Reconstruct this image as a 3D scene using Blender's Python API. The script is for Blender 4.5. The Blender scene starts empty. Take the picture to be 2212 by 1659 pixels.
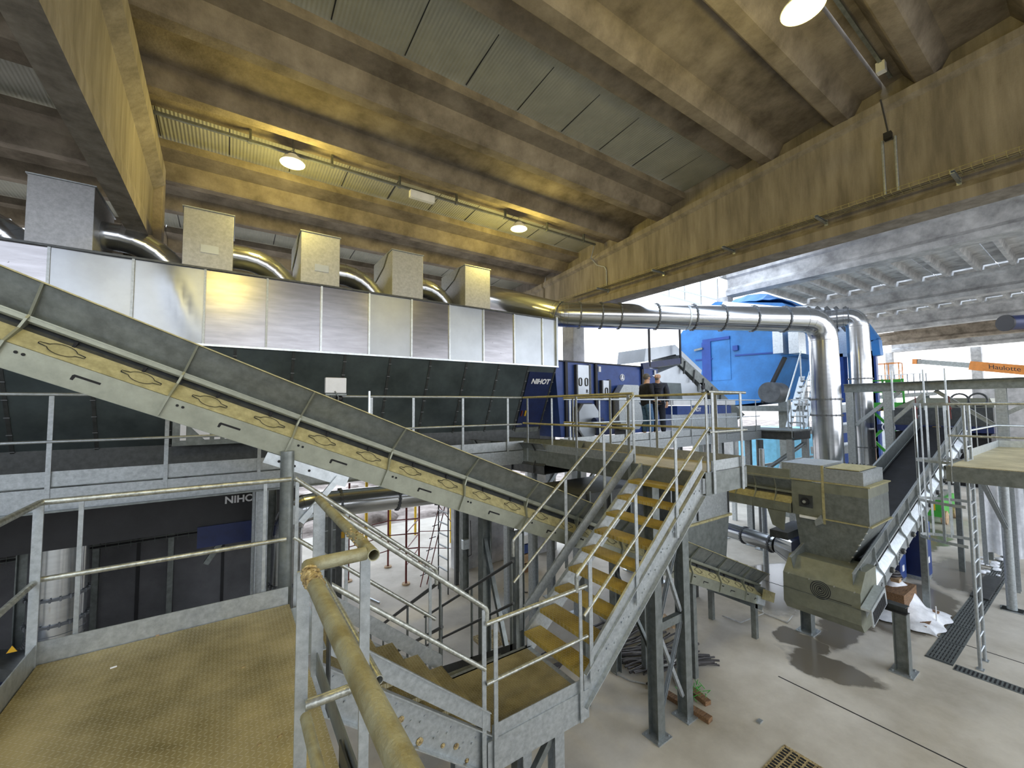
import bpy, bmesh, math, random
from mathutils import Vector, Matrix
random.seed(7)
SC = bpy.context.scene
COL = SC.collection
V = Vector
# ---------------- camera ----------------
EYE = V((0, 0, 4.9))
ROT = Matrix(((0.8260042, -0.0242942, -0.5631402), (-0.5636099, -0.0494314, -0.8245608), (-0.0078047, 0.9984820, -0.0545230)))
cam = bpy.data.cameras.new('camera'); co = bpy.data.objects.new('camera', cam); COL.objects.link(co)
cam.sensor_width = 36; cam.sensor_fit = 'HORIZONTAL'; cam.lens = 14.524; cam.clip_start = .05; cam.clip_end = 600
co.matrix_world = Matrix.Translation(EYE) @ ROT.to_4x4()
SC.camera = co
FPX = 892.43
def ray(a, b): return ROT @ V(((a-1106)/FPX, -(b-829.5)/FPX, -1))
def atx(a, b, v): d = ray(a, b); return EYE + d*(v/d.x)      # survey helpers: where a sight line meets a plane
def aty(a, b, v): d = ray(a, b); return EYE + d*(v/d.y)
def atz(a, b, v): d = ray(a, b); return EYE + d*((v-EYE.z)/d.z)
def atd(a, b, v): return EYE + ray(a, b)*v
# ---------------- world, exposure, lights ----------------
W = bpy.data.worlds.new('world'); SC.world = W; W.use_nodes = True
nt = W.node_tree; nt.nodes.clear()
wo = nt.nodes.new('ShaderNodeOutputWorld'); bg = nt.nodes.new('ShaderNodeBackground')
tc = nt.nodes.new('ShaderNodeTexCoord'); sx = nt.nodes.new('ShaderNodeSeparateXYZ'); cr = nt.nodes.new('ShaderNodeValToRGB')
nt.links.new(tc.outputs['Generated'], sx.inputs[0]); nt.links.new(sx.outputs['Z'], cr.inputs[0])
cr.color_ramp.elements[0].position = 0.0; cr.color_ramp.elements[0].color = (.93, .95, 1, 1)
cr.color_ramp.elements[1].position = .6; cr.color_ramp.elements[1].color = (.72, .83, 1, 1)
nt.links.new(cr.outputs[0], bg.inputs[0]); bg.inputs[1].default_value = 2.8
nt.links.new(bg.outputs[0], wo.inputs[0])
vs = SC.view_settings; vs.view_transform = 'Standard'; vs.look = 'None'; vs.gamma = 1; vs.use_curve_mapping = False
vs.exposure = 0.35
SC.cycles.max_bounces = 10; SC.cycles.diffuse_bounces = 6; SC.cycles.glossy_bounces = 4
SC.cycles.sample_clamp_indirect = 6
LAMP_W = 120.0; LAMP_COL = (1, .80, .20)

# ---------------- materials ----------------
MATS = {}
def nn(nt, t, **k):
    n = nt.nodes.new(t)
    for a, b in k.items(): setattr(n, a, b)
    return n
def mat(name, col, rough=.5, metal=0.0, var=.12, scale=3.0, bump=0.0, bscale=40, col2=None, spec=.5, streak=None, emit=None, detail=6):
    m = bpy.data.materials.new(name); m.use_nodes = True; nt = m.node_tree
    b = nt.nodes['Principled BSDF']; L = nt.links
    tc = nn(nt, 'ShaderNodeTexCoord'); no = nn(nt, 'ShaderNodeTexNoise'); no.inputs['Scale'].default_value = scale; no.inputs['Detail'].default_value = detail; no.inputs['Roughness'].default_value = .65
    src = tc.outputs['Object']
    if streak:
        mp = nn(nt, 'ShaderNodeMapping'); mp.inputs['Scale'].default_value = streak; L.new(src, mp.inputs[0]); L.new(mp.outputs[0], no.inputs[0])
    else: L.new(src, no.inputs[0])
    r = nn(nt, 'ShaderNodeValToRGB'); L.new(no.outputs[0], r.inputs[0])
    c2 = col2 or tuple(min(1, c*(1+var*1.2)) for c in col)
    c1 = tuple(c*(1-var*1.6) for c in col)
    r.color_ramp.elements[0].position = .34; r.color_ramp.elements[0].color = (*c1, 1)
    r.color_ramp.elements[1].position = .68; r.color_ramp.elements[1].color = (*c2, 1)
    L.new(r.outputs[0], b.inputs['Base Color'])
    b.inputs['Roughness'].default_value = rough; b.inputs['Metallic'].default_value = metal
    b.inputs['Specular IOR Level'].default_value = spec
    if bump:
        n2 = nn(nt, 'ShaderNodeTexNoise'); n2.inputs['Scale'].default_value = bscale; n2.inputs['Detail'].default_value = 5; L.new(src, n2.inputs[0])
        bp = nn(nt, 'ShaderNodeBump'); bp.inputs['Strength'].default_value = bump; bp.inputs['Distance'].default_value = .02
        L.new(n2.outputs[0], bp.inputs['Height']); L.new(bp.outputs[0], b.inputs['Normal'])
    if emit:
        b.inputs['Emission Color'].default_value = (*emit[0], 1); b.inputs['Emission Strength'].default_value = emit[1]
    m.diffuse_color = (*col, 1)
    MATS[name] = m; return m
def mth(nt, op, a, b=None, c=None):
    n = nn(nt, 'ShaderNodeMath', operation=op)
    for i, v in enumerate((a, b, c)):
        if v is None: continue
        if isinstance(v, (int, float)): n.inputs[i].default_value = v
        else: nt.links.new(v, n.inputs[i])
    return n.outputs[0]
def checker_plate(name, col, col2, cell=.022, rough=.55, metal=.3, scale=1.6):
    m = mat(name, col, rough, metal, var=.22, scale=scale, col2=col2, detail=9)
    nt = m.node_tree; L = nt.links; b = nt.nodes['Principled BSDF']
    tc = nn(nt, 'ShaderNodeTexCoord'); s = nn(nt, 'ShaderNodeSeparateXYZ'); L.new(tc.outputs['Object'], s.inputs[0])
    x = mth(nt, 'DIVIDE', s.outputs[0], cell); y = mth(nt, 'DIVIDE', s.outputs[1], cell)
    fx = mth(nt, 'FLOOR', x); fy = mth(nt, 'FLOOR', y)
    par = mth(nt, 'PINGPONG', mth(nt, 'ADD', fx, fy), 1)
    u = mth(nt, 'SUBTRACT', mth(nt, 'SUBTRACT', x, fx), .5); v = mth(nt, 'SUBTRACT', mth(nt, 'SUBTRACT', y, fy), .5)
    a = mth(nt, 'ABSOLUTE', mth(nt, 'ADD', u, v)); c = mth(nt, 'ABSOLUTE', mth(nt, 'SUBTRACT', u, v))
    d1 = mth(nt, 'MULTIPLY', mth(nt, 'LESS_THAN', a, .13), mth(nt, 'LESS_THAN', c, .56))
    d2 = mth(nt, 'MULTIPLY', mth(nt, 'LESS_THAN', c, .13), mth(nt, 'LESS_THAN', a, .56))
    mix = mth(nt, 'ADD', mth(nt, 'MULTIPLY', d1, par), mth(nt, 'MULTIPLY', d2, mth(nt, 'SUBTRACT', 1, par)))
    bp = nn(nt, 'ShaderNodeBump'); bp.inputs['Strength'].default_value = .9; bp.inputs['Distance'].default_value = .007
    L.new(mix, bp.inputs['Height']); L.new(bp.outputs[0], b.inputs['Normal'])
    # worn tops of the lozenges are a little brighter than the dirt between them
    mc = nn(nt, 'ShaderNodeMix', data_type='RGBA'); L.new(mth(nt, 'MULTIPLY', mix, .35), mc.inputs[0])
    old = b.inputs['Base Color'].links[0].from_socket; L.new(old, mc.inputs[6]); mc.inputs[7].default_value = (.75, .72, .6, 1)
    L.new(mc.outputs[2], b.inputs['Base Color'])
    return m
M = MATS
mat('galv', (.42, .45, .46), .42, .65, var=.13, scale=22, bump=.06, bscale=160)
mat('galv_bright', (.66, .71, .74), .34, .75, var=.1, scale=14)
mat('galv_dull', (.22, .24, .23), .44, .6, var=.16, scale=9, bump=.04, bscale=90)
mat('galv_rail', (.46, .47, .42), .36, .75, var=.25, scale=30, bump=.12, bscale=120)
mat('galv_dusty', (.42, .38, .19), .6, .25, var=.16, scale=14, col2=(.5, .45, .24), bump=.1, bscale=90)
mat('rail_dusty', (.35, .30, .14), .5, .35, var=.22, scale=10, col2=(.41, .40, .27), bump=.25, bscale=120)
mat('galv_green', (.27, .28, .22), .46, .55, var=.1, scale=6, bump=.03)
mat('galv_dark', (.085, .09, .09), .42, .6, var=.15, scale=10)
mat('duct', (.62, .64, .66), .2, .95, var=.06, scale=1.2, streak=(3, 3, 14))
mat('duct_joint', (.16, .17, .18), .5, .6, var=.2)
mat('sheet', (.30, .295, .31), .24, .9, var=.10, scale=1.4, streak=(1, 1, 7), bump=.012, bscale=7)
mat('sheet_light', (.50, .54, .58), .4, .8, var=.07, scale=1.2, bump=.02, bscale=3)
mat('sheet_mid', (.36, .38, .40), .34, .85, var=.07, scale=1.2, bump=.02, bscale=3)
mat('sheet_box', (.44, .45, .46), .48, .5, var=.1, scale=20)
mat('skirt', (.10, .125, .13), .34, .55, var=.2, scale=1.5, bump=.01, bscale=5)
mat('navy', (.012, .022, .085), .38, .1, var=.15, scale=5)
mat('navy_mid', (.03, .07, .26), .4, .1, var=.12, scale=4)
mat('blue', (.03, .19, .5), .42, .1, var=.15, scale=1.2)
mat('blue_deep', (.012, .06, .3), .45, .1, var=.1)
mat('light_blue', (.2, .55, .75), .5, 0, var=.1)
mat('white_paint', (.82, .83, .84), .45, 0, var=.05)
mat('letters', (.85, .85, .87), .5, 0, var=.02)
mat('ink', (.015, .015, .02), .6, 0, var=.1)
mat('black', (.012, .012, .014), .5, 0, var=.3)
mat('rubber', (.012, .013, .017), .65, 0, var=.4, scale=2.5)
mat('slot', (.006, .006, .007), .8, 0, var=.1)
mat('zinc_bolt', (.75, .74, .68), .3, .9, var=.1)
mat('concrete_lamp_tint', (.29, .24, .18), .88, 0, var=.32, scale=1.4, bump=.35, bscale=26, col2=(.37, .315, .245), detail=12, spec=.2)  # same concrete as the grey one, brown lamp tint put into its colour
mat('concrete_stain', (.27, .24, .20), .88, 0, var=.2, scale=1.7, bump=.3, bscale=30, streak=(2.2, 2.2, .28), col2=(.37, .33, .28), detail=12, spec=.2)  # streaks are its own; the brown is lamp tint put into the colour
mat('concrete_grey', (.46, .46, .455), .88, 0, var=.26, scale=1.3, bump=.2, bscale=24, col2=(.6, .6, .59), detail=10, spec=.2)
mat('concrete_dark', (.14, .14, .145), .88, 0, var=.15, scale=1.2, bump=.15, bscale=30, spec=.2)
mat('roof_sheet', (.40, .40, .33), .5, .1, var=.08, scale=2)
mat('plastic_white', (.85, .86, .88), .55, 0, var=.06)
mat('film', (.86, .87, .9), .3, 0, var=.1, scale=6, bump=.6, bscale=9)
mat('wood', (.22, .12, .055), .75, 0, var=.35, scale=6, streak=(1, 8, 8))
mat('wood_light', (.5, .34, .19), .7, 0, var=.25, scale=6)
mat('rust', (.42, .2, .04), .7, .1, var=.5, scale=40, col2=(.78, .62, .3), bump=.8, bscale=80)
mat('red_brown', (.16, .025, .02), .55, .1, var=.2)
mat('yellow', (.75, .48, .02), .5, 0, var=.15)
mat('orange', (.8, .28, .04), .45, 0, var=.12)
mat('green', (.06, .42, .05), .45, 0, var=.15)
mat('skin', (.62, .38, .27), .55, 0, var=.08, scale=12)
mat('hair_grey', (.14, .13, .12), .8, 0, var=.4, scale=60)
mat('cloth_black', (.012, .014, .022), .85, 0, var=.3, scale=20, bump=.3, bscale=60)
mat('cloth_navy', (.018, .024, .045), .7, 0, var=.3, scale=12, bump=.3, bscale=40)
mat('jeans', (.07, .15, .28), .85, 0, var=.25, scale=20)
mat('jeans_dark', (.015, .02, .035), .85, 0, var=.25, scale=20)
mat('shoe_grey', (.35, .35, .35), .6, 0, var=.2)
mat('cable', (.50, .50, .48), .5, 0, var=.2, scale=10)
mat('cable_dark', (.06, .055, .055), .5, 0, var=.3, scale=6)
mat('lamp_glass', (1, .95, .8), .5, 0, var=0, emit=((1, .86, .38), 11))
mat('tube_glow', (1, 1, 1), .5, 0, var=0, emit=((1, 1, 1), 3))
mat('rubble', (.30, .20, .14), .95, 0, var=.5, scale=.55, col2=(.55, .47, .41), bump=.5, bscale=3, detail=12)
mat('yellow_sign', (.8, .45, .02), .5, 0, var=.05)
checker_plate('plate_deck', (.32, .26, .105), (.54, .45, .23), cell=.025)
checker_plate('plate_tread', (.42, .29, .05), (.62, .46, .10), cell=.032, rough=.5)
checker_plate('plate_up', (.50, .42, .22), (.6, .52, .3), cell=.03)
def stripes():
    m = mat('lift_stripes', (.02, .02, .02), .5); nt = m.node_tree; b = nt.nodes['Principled BSDF']
    tc = nn(nt, 'ShaderNodeTexCoord'); w = nn(nt, 'ShaderNodeTexWave'); w.inputs['Scale'].default_value = 3; w.wave_type = 'BANDS'; w.bands_direction = 'DIAGONAL'
    nt.links.new(tc.outputs['Object'], w.inputs[0]); r = nn(nt, 'ShaderNodeValToRGB'); r.color_ramp.interpolation = 'CONSTANT'
    r.color_ramp.elements[0].color = (.02, .02, .02, 1); r.color_ramp.elements[1].position = .5; r.color_ramp.elements[1].color = (.8, .5, .02, 1)
    nt.links.new(w.outputs[0], r.inputs[0]); nt.links.new(r.outputs[0], b.inputs['Base Color'])
stripes()
def roof_ribs():
    m = M['roof_sheet']; nt = m.node_tree; b = nt.nodes['Principled BSDF']
    tc = nn(nt, 'ShaderNodeTexCoord'); w = nn(nt, 'ShaderNodeTexWave'); w.inputs['Scale'].default_value = 5.2; w.wave_type = 'BANDS'; w.bands_direction = 'X'
    nt.links.new(tc.outputs['Object'], w.inputs[0]); bp = nn(nt, 'ShaderNodeBump'); bp.inputs['Strength'].default_value = .45; bp.inputs['Distance'].default_value = .02
    nt.links.new(w.outputs[0], bp.inputs['Height']); nt.links.new(bp.outputs[0], b.inputs['Normal'])
roof_ribs()
def floor_mat():
    m = mat('floor_concrete', (.57, .51, .405), .58, 0, var=.16, scale=.5, col2=(.72, .67, .575), bump=.08, bscale=30, detail=12, spec=.4)
    nt = m.node_tree; b = nt.nodes['Principled BSDF']; L = nt.links
    tc = nn(nt, 'ShaderNodeNewGeometry'); s = nn(nt, 'ShaderNodeSeparateXYZ')
    no = nn(nt, 'ShaderNodeTexNoise'); no.inputs['Scale'].default_value = 1.1; no.inputs['Detail'].default_value = 7; L.new(tc.outputs['Position'], no.inputs[0])
    ns = nn(nt, 'ShaderNodeSeparateColor'); L.new(no.outputs['Color'], ns.inputs[0])
    L.new(tc.outputs['Position'], s.inputs[0])
    X = mth(nt, 'ADD', s.outputs[0], mth(nt, 'MULTIPLY', mth(nt, 'SUBTRACT', ns.outputs[0], .5), 1.3))
    Y = mth(nt, 'ADD', s.outputs[1], mth(nt, 'MULTIPLY', mth(nt, 'SUBTRACT', ns.outputs[1], .5), 1.3))
    tot = None
    # standing water and damp patches: centre, half lengths, turn
    for cx, cy, rx, ry, a in ((9.35, 3.3, .38, .75, .25), (9.9, 3.9, .5, .35, 0), (11.6, 3.7, 1.5, .42, .1), (13.6, 3.0, 1.9, .75, .0), (17.5, 2.9, 1.7, .5, .1),
                              (12.5, 5.4, 2.0, .7, .3), (12.2, 6.4, 1.6, .5, -.2), (20.5, 4.2, 2.5, .6, 0)):
        dx = mth(nt, 'SUBTRACT', X, cx); dy = mth(nt, 'SUBTRACT', Y, cy)
        c, sn = math.cos(a), math.sin(a)
        p = mth(nt, 'DIVIDE', mth(nt, 'ADD', mth(nt, 'MULTIPLY', dx, c), mth(nt, 'MULTIPLY', dy, sn)), rx)
        q = mth(nt, 'DIVIDE', mth(nt, 'SUBTRACT', mth(nt, 'MULTIPLY', dy, c), mth(nt, 'MULTIPLY', dx, sn)), ry)
        r = mth(nt, 'SQRT', mth(nt, 'ADD', mth(nt, 'MULTIPLY', p, p), mth(nt, 'MULTIPLY', q, q)))
        k = nn(nt, 'ShaderNodeMapRange'); L.new(r, k.inputs[0]); k.inputs[1].default_value = .9; k.inputs[2].default_value = 1.1; k.inputs[3].default_value = 1; k.inputs[4].default_value = 0
        tot = k.outputs[0] if tot is None else mth(nt, 'MAXIMUM', tot, k.outputs[0])
    old = b.inputs['Base Color'].links[0].from_socket
    mc = nn(nt, 'ShaderNodeMix', data_type='RGBA'); L.new(tot, mc.inputs[0]); L.new(old, mc.inputs[6]); mc.inputs[7].default_value = (.19, .17, .135, 1)
    L.new(mc.outputs[2], b.inputs['Base Color'])
    L.new(mth(nt, 'SUBTRACT', .62, mth(nt, 'MULTIPLY', tot, .5)), b.inputs['Roughness'])
floor_mat()

# ---------------- mesh toolkit ----------------
WL = {}                                   # world location of every empty / mesh origin
def frame(o, x, y, z):
    o, x, y, z = V(o), V(x), V(y), V(z)
    return Matrix(((x.x, y.x, z.x, o.x), (x.y, y.y, z.y, o.y), (x.z, y.z, z.z, o.z), (0, 0, 0, 1)))
class G:
    def __init__(s, F=None): s.v = []; s.f = []; s.sm = []; s.F = F
    def add(s, vs, fs, smooth=False):
        n = len(s.v)
        for p in vs:
            p = V(p); s.v.append(s.F @ p if s.F else p)
        for f in fs: s.f.append(tuple(n+i for i in f)); s.sm.append(smooth)
        return s
    def hexa(s, p): return s.add(p, [(0, 3, 2, 1), (4, 5, 6, 7), (0, 1, 5, 4), (1, 2, 6, 5), (2, 3, 7, 6), (3, 0, 4, 7)])
    def box(s, x0, x1, y0, y1, z0, z1):
        return s.hexa([(x0, y0, z0), (x1, y0, z0), (x1, y1, z0), (x0, y1, z0), (x0, y0, z1), (x1, y0, z1), (x1, y1, z1), (x0, y1, z1)])
    def beam(s, p, q, w, h, up=(0, 0, 1), off=(0, 0)):
        p, q, up = V(p), V(q), V(up); d = (q-p).normalized(); a = d.cross(up)
        if a.length < 1e-4: a = d.cross(V((1, 0, 0)))
        a.normalize(); b = a.cross(d).normalized()
        a2, b2 = a*w/2, b*h/2; o = a*off[0]+b*off[1]; p = p+o; q = q+o
        return s.hexa([p-a2-b2, p+a2-b2, p+a2+b2, p-a2+b2, q-a2-b2, q+a2-b2, q+a2+b2, q-a2+b2])
    def ib(s, p, q, w, h, t=.012, up=(0, 0, 1)):
        s.beam(p, q, w, t, up, (0, h/2-t/2)); s.beam(p, q, w, t, up, (0, -h/2+t/2)); return s.beam(p, q, t, h-2*t, up)
    def chan(s, p, q, w, h, t=.01, up=(0, 0, 1), side=1):
        s.beam(p, q, w, t, up, (0, h/2-t/2)); s.beam(p, q, w, t, up, (0, -h/2+t/2)); return s.beam(p, q, t, h-2*t, up, (side*(w/2-t/2), 0))
    def tube(s, p, q, r, n=14, r2=None, hollow=0):
        p, q = V(p), V(q); return s.path([p, q], r, n, r2=r2, hollow=hollow)
    def path(s, pts, r, n=12, r2=None, hollow=0, closed=False):
        pts = [V(p) for p in pts]; N = len(pts); rings = []
        prev = None; ref = None
        for i, p in enumerate(pts):
            if closed: d = (pts[(i+1) % N]-pts[i-1]).normalized()
            elif i == 0: d = (pts[1]-p).normalized()
            elif i == N-1: d = (p-pts[i-1]).normalized()
            else:
                d1 = (p-pts[i-1]).normalized(); d2 = (pts[i+1]-p).normalized(); d = (d1+d2)
                d = d.normalized() if d.length > 1e-5 else d1
            if ref is None:
                ref = V((0, 0, 1)) if abs(d.z) < .9 else V((1, 0, 0))
                a = d.cross(ref).normalized()
            else:
                a = (a-d*a.dot(d)); a = a.normalized() if a.length > 1e-6 else d.cross(ref).normalized()
            b = d.cross(a); k = 1.0
            if 0 < i < N-1 or closed:
                d1 = (p-pts[i-1]).normalized(); k = 1/max(.6, abs(d1.dot(d)))
            rr = r if r2 is None else r+(r2-r)*i/(N-1)
            rings.append([p+(a*math.cos(2*math.pi*j/n)+b*math.sin(2*math.pi*j/n))*rr*(k if N > 2 else 1) for j in range(n)])
        base = [v for rg in rings for v in rg]; fs = []
        m = N if closed else N-1
        for i in range(m):
            for j in range(n):
                k = (j+1) % n; i2 = (i+1) % N
                fs.append((i*n+j, i*n+k, i2*n+k, i2*n+j))
        if hollow:
            s.add(base, fs, True)
            for ri in ((0, 1), (N-1, -1)):
                rg = rings[ri[0]]; c = sum(rg, V())/n; dd = (pts[1]-pts[0]).normalized() if ri[0] == 0 else (pts[-2]-pts[-1]).normalized()
                inn = [c+(v-c)*hollow for v in rg]; deep = [v+dd*r*4 for v in inn]
                vv = rg+inn+deep; ff = []
                for j in range(n):
                    k = (j+1) % n; ff += [(j, n+j, n+k, k), (n+j, 2*n+j, 2*n+k, n+k)]
                ff.append(tuple(2*n+j for j in range(n))); s.add(vv, ff)
            return s
        s.add(base, fs, True)
        if not closed:
            s.add(rings[0], [tuple(range(n))[::-1]]); s.add(rings[-1], [tuple(range(n))])
        return s
    def disc(s, c, ax, r, t, n=24, r2=None):
        c, ax = V(c), V(ax).normalized(); return s.path([c-ax*t/2, c+ax*t/2], r, n, r2=r2)
    def ring(s, c, ax, R, r, n=28, m=6):
        c, ax = V(c), V(ax).normalized(); a = ax.cross(V((0, 0, 1)) if abs(ax.z) < .9 else V((1, 0, 0))).normalized(); b = ax.cross(a)
        return s.path([c+(a*math.cos(2*math.pi*j/n)+b*math.sin(2*math.pi*j/n))*R for j in range(n)], r, m, closed=True)
    def prism(s, poly, axis, a0, a1):
        n = len(poly)
        def P(u, v, a): return {'x': (a, u, v), 'y': (u, a, v), 'z': (u, v, a)}[axis]
        vs = [P(u, v, a0) for u, v in poly]+[P(u, v, a1) for u, v in poly]
        fs = [tuple(range(n))[::-1], tuple(range(n, 2*n))]+[(i, (i+1) % n, n+(i+1) % n, n+i) for i in range(n)]
        return s.add(vs, fs)
    def slab(s, pts, t):
        pts = [V(p) for p in pts]; nrm = (pts[1]-pts[0]).cross(pts[2]-pts[0]).normalized()*t; n = len(pts)
        fs = [tuple(range(n))[::-1], tuple(range(n, 2*n))]+[(i, (i+1) % n, n+(i+1) % n, n+i) for i in range(n)]
        return s.add(pts+[p+nrm for p in pts], fs)
    def loft(s, A, B, cap=True):
        n = len(A); fs = [(i, (i+1) % n, n+(i+1) % n, n+i) for i in range(n)]
        if cap: fs += [tuple(range(n))[::-1], tuple(range(n, 2*n))]
        return s.add(list(A)+list(B), fs)
    def ball(s, c, r, n=10, sc=(1, 1, 1)):
        c = V(c); vs = []; fs = []; m = n//2
        for i in range(m+1):
            t = math.pi*i/m
            for j in range(n):
                p = 2*math.pi*j/n; vs.append(c+V((math.sin(t)*math.cos(p)*r*sc[0], math.sin(t)*math.sin(p)*r*sc[1], math.cos(t)*r*sc[2])))
        for i in range(m):
            for j in range(n): k = (j+1) % n; fs.append((i*n+j, (i+1)*n+j, (i+1)*n+k, i*n+k))
        return s.add(vs, fs, True)
    def build(s, name, m, parent=None, bevel=0):
        me = bpy.data.meshes.new(name)
        if parent is not None: o0 = WL[parent.name]
        else:
            xs = [p.x for p in s.v]; ys = [p.y for p in s.v]; zs = [p.z for p in s.v]
            o0 = V(((min(xs)+max(xs))/2, (min(ys)+max(ys))/2, min(zs)))
        me.from_pydata([tuple(p-o0) for p in s.v], [], s.f); me.update()
        bm = bmesh.new(); bm.from_mesh(me); bmesh.ops.recalc_face_normals(bm, faces=bm.faces); bm.to_mesh(me); bm.free()
        me.polygons.foreach_set('use_smooth', s.sm)
        me.materials.append(M[m] if isinstance(m, str) else m)
        o = bpy.data.objects.new(name, me); COL.objects.link(o); WL[o.name] = o0
        if parent is not None: o.parent = parent
        else: o.location = o0
        if bevel:
            md = o.modifiers.new('bevel', 'BEVEL'); md.width = bevel; md.segments = 2; md.limit_method = 'ANGLE'
        return o
def tag(o, label=None, cat=None, group=None, kind=None):
    if label: o['label'] = label
    if cat: o['category'] = cat
    if group: o['group'] = group
    if kind: o['kind'] = kind
    return o
def thing(name, label, cat, loc, group=None):
    o = bpy.data.objects.new(name, None); COL.objects.link(o); o.location = loc; o.empty_display_size = .2
    WL[o.name] = V(loc); return tag(o, label, cat, group)
def dup(o, delta, label=None, parent=None):
    c = o.copy(); COL.objects.link(c)
    if parent is None: c.location = V(o.location)+V(delta); WL[c.name] = WL[o.name]+V(delta)
    else: c.parent = parent
    if label: c['label'] = label
    for ch in list(o.children): dup(ch, delta, None, c)
    return c
def text(s, size, F, m, parent, depth=.006, name='lettering', shear=0, bold=0):
    cu = bpy.data.curves.new('t', 'FONT'); cu.body = s; cu.size = size; cu.extrude = depth/2; cu.align_x = 'CENTER'; cu.align_y = 'CENTER'; cu.shear = shear; cu.offset = bold
    t = bpy.data.objects.new('t', cu); COL.objects.link(t)
    bpy.context.view_layer.update()
    me0 = bpy.data.meshes.new_from_object(t.evaluated_get(bpy.context.evaluated_depsgraph_get()))
    g = G(F); g.add([v.co for v in me0.vertices], [tuple(p.vertices) for p in me0.polygons])
    bpy.data.objects.remove(t); bpy.data.curves.remove(cu); bpy.data.meshes.remove(me0)
    return g.build(name, m, parent)
def facing(o, right, up):
    right, up = V(right).normalized(), V(up).normalized(); return frame(o, right, up, right.cross(up))
# ================= THE HALL =================
def struct(g, name, m, parent=None): return tag(g.build(name, m, parent), kind='structure') if parent is None else g.build(name, m, parent)
fl = struct(G().box(-18, 78, -24, 17.5, -.3, 0), 'floor', 'floor_concrete')
gd = tag(G().box(-60, 150, -60, 130, -.5, -.32).build('ground', 'rubble'), 'brown rubble and snow covered ground outside the hall', 'ground', kind='structure')
g = G()
for i in range(46):
    a = random.uniform(0, 6.3); x = random.uniform(2, 34); y = random.uniform(19, 34); r = random.uniform(.3, 1.1)
    g.ball((x, y, -.35), r, 8, (1.3, 1, .45))
tag(g.build('rubble_heap', 'rubble'), 'heaps of brown earth and stones outside beyond the scaffold', 'rubble', kind='stuff')
# precast back wall behind the machine, dark panels with seams
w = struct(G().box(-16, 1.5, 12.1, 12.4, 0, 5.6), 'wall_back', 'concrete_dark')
g = G()
for x in (-3.6, -2.75, -1.55, -.05): g.box(x-.03, x+.03, 12.08, 12.1, 0, 5.6)
g.build('panel_joint', 'black', w)
g = G()
for x in (-2.2, -1.0): g.box(x-.05, x+.05, 12.0, 12.1, 0, 4.2)
g.build('wall_post', 'galv_dull', w)
struct(G().box(-14.4, -14.05, -17, 12.1, 0, 9.3), 'blocker_wall_left', 'concrete_dark')  # unseen wall, added to keep daylight off the left bay
struct(G().box(-14, 5, -17.5, -17.1, 0, 6.4), 'blocker_wall_rear', 'concrete_dark')  # unseen, added to block low daylight from behind; sky stays open above
struct(G().box(42, 42.4, -14, 5.6, 0, 6.1), 'wall_right', 'concrete_grey')
b = tag(G().box(5.7, 7.6, 11.3, 11.75, 0, 5.4).build('concrete_wall_block', 'concrete_grey', bevel=.02), 'pale precast wall block beside the scaffold ladder', 'wall block')
b = tag(G().box(8.5, 9.4, 11.1, 11.7, 0, 4.6).build('concrete_wall_block', 'concrete_grey', bevel=.02), 'short pale wall block seen under the descending conveyor', 'wall block')
# floor joints
for i, (x, y0, y1) in enumerate(((8.3, -8, 3.7), (12.45, -2, 6.4))):
    struct(G().box(x-.012, x+.012, y0, y1, 0, .003), 'trim_%d' % (i+1), 'black')
# ---- lamp-tinted concrete roof of the near hall
def zr(y): return 10.66-.085*y
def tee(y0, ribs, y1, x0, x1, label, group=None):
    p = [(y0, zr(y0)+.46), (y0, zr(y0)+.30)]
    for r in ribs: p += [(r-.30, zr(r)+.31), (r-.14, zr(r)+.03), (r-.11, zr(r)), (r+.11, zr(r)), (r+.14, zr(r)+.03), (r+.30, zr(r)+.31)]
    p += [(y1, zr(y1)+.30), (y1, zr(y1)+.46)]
    return tag(G().prism(p, 'x', x0, x1).build('ribbed_roof_slab', 'concrete_lamp_tint'), label, 'roof slab', group)
BA = (-1.44, 9.95); BB = (-14, -1.56)
TEES = [(-17.2, (-16.4, -15.0), -14.4), (-13.4, (-12.6, -11.2), -10.6), (-9.5, (-8.8, -7.2), -6.6), (-5.4, (-4.7, -3.3), -2.75), (-2.7, (-2.0, -.9), -.4), (-.35, (.35, 1.6), 2.15), (2.2, (2.8, 4.17), 4.88), (6.27, (6.96, 8.38), 9.2), (10.37, (11.15, 12.5), 13.2), (14.4, (15.1, 16.4), 17.2), (18.4, (19.1, 20.5), 21.2)]
LT = ['ribbed roof slab far behind the viewer, outside the photo', 'ribbed roof slab well behind the viewer, outside the photo', 'ribbed roof slab behind the viewer, outside the photo', 'ribbed concrete roof slab above and behind the viewer', 'second ribbed concrete roof slab behind the viewer', 'ribbed roof slab crossing the top right corner, round lamp beside it',
      'ribbed roof slab right of the wide grey sheet strip', 'ribbed roof slab between the two grey sheet strips, glowing yellow', 'ribbed roof slab just above the box fans, left of the narrow sheet strip', 'ribbed roof slab low behind the box fans, third from the brown girder column', 'ribbed roof slab seen in the gaps between the box fans', 'farthest ribbed roof slab, hardly visible behind the box fans']
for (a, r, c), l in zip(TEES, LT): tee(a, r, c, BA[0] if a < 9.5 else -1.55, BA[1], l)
for (a, r, c) in TEES[5:9]+[(14.4, (14.9,), 15.3)]: tee(a, r, c, *BB, 'dark ribbed roof slab of the far left bay beyond the girder', 'roof slabs of the left bay')
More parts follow.
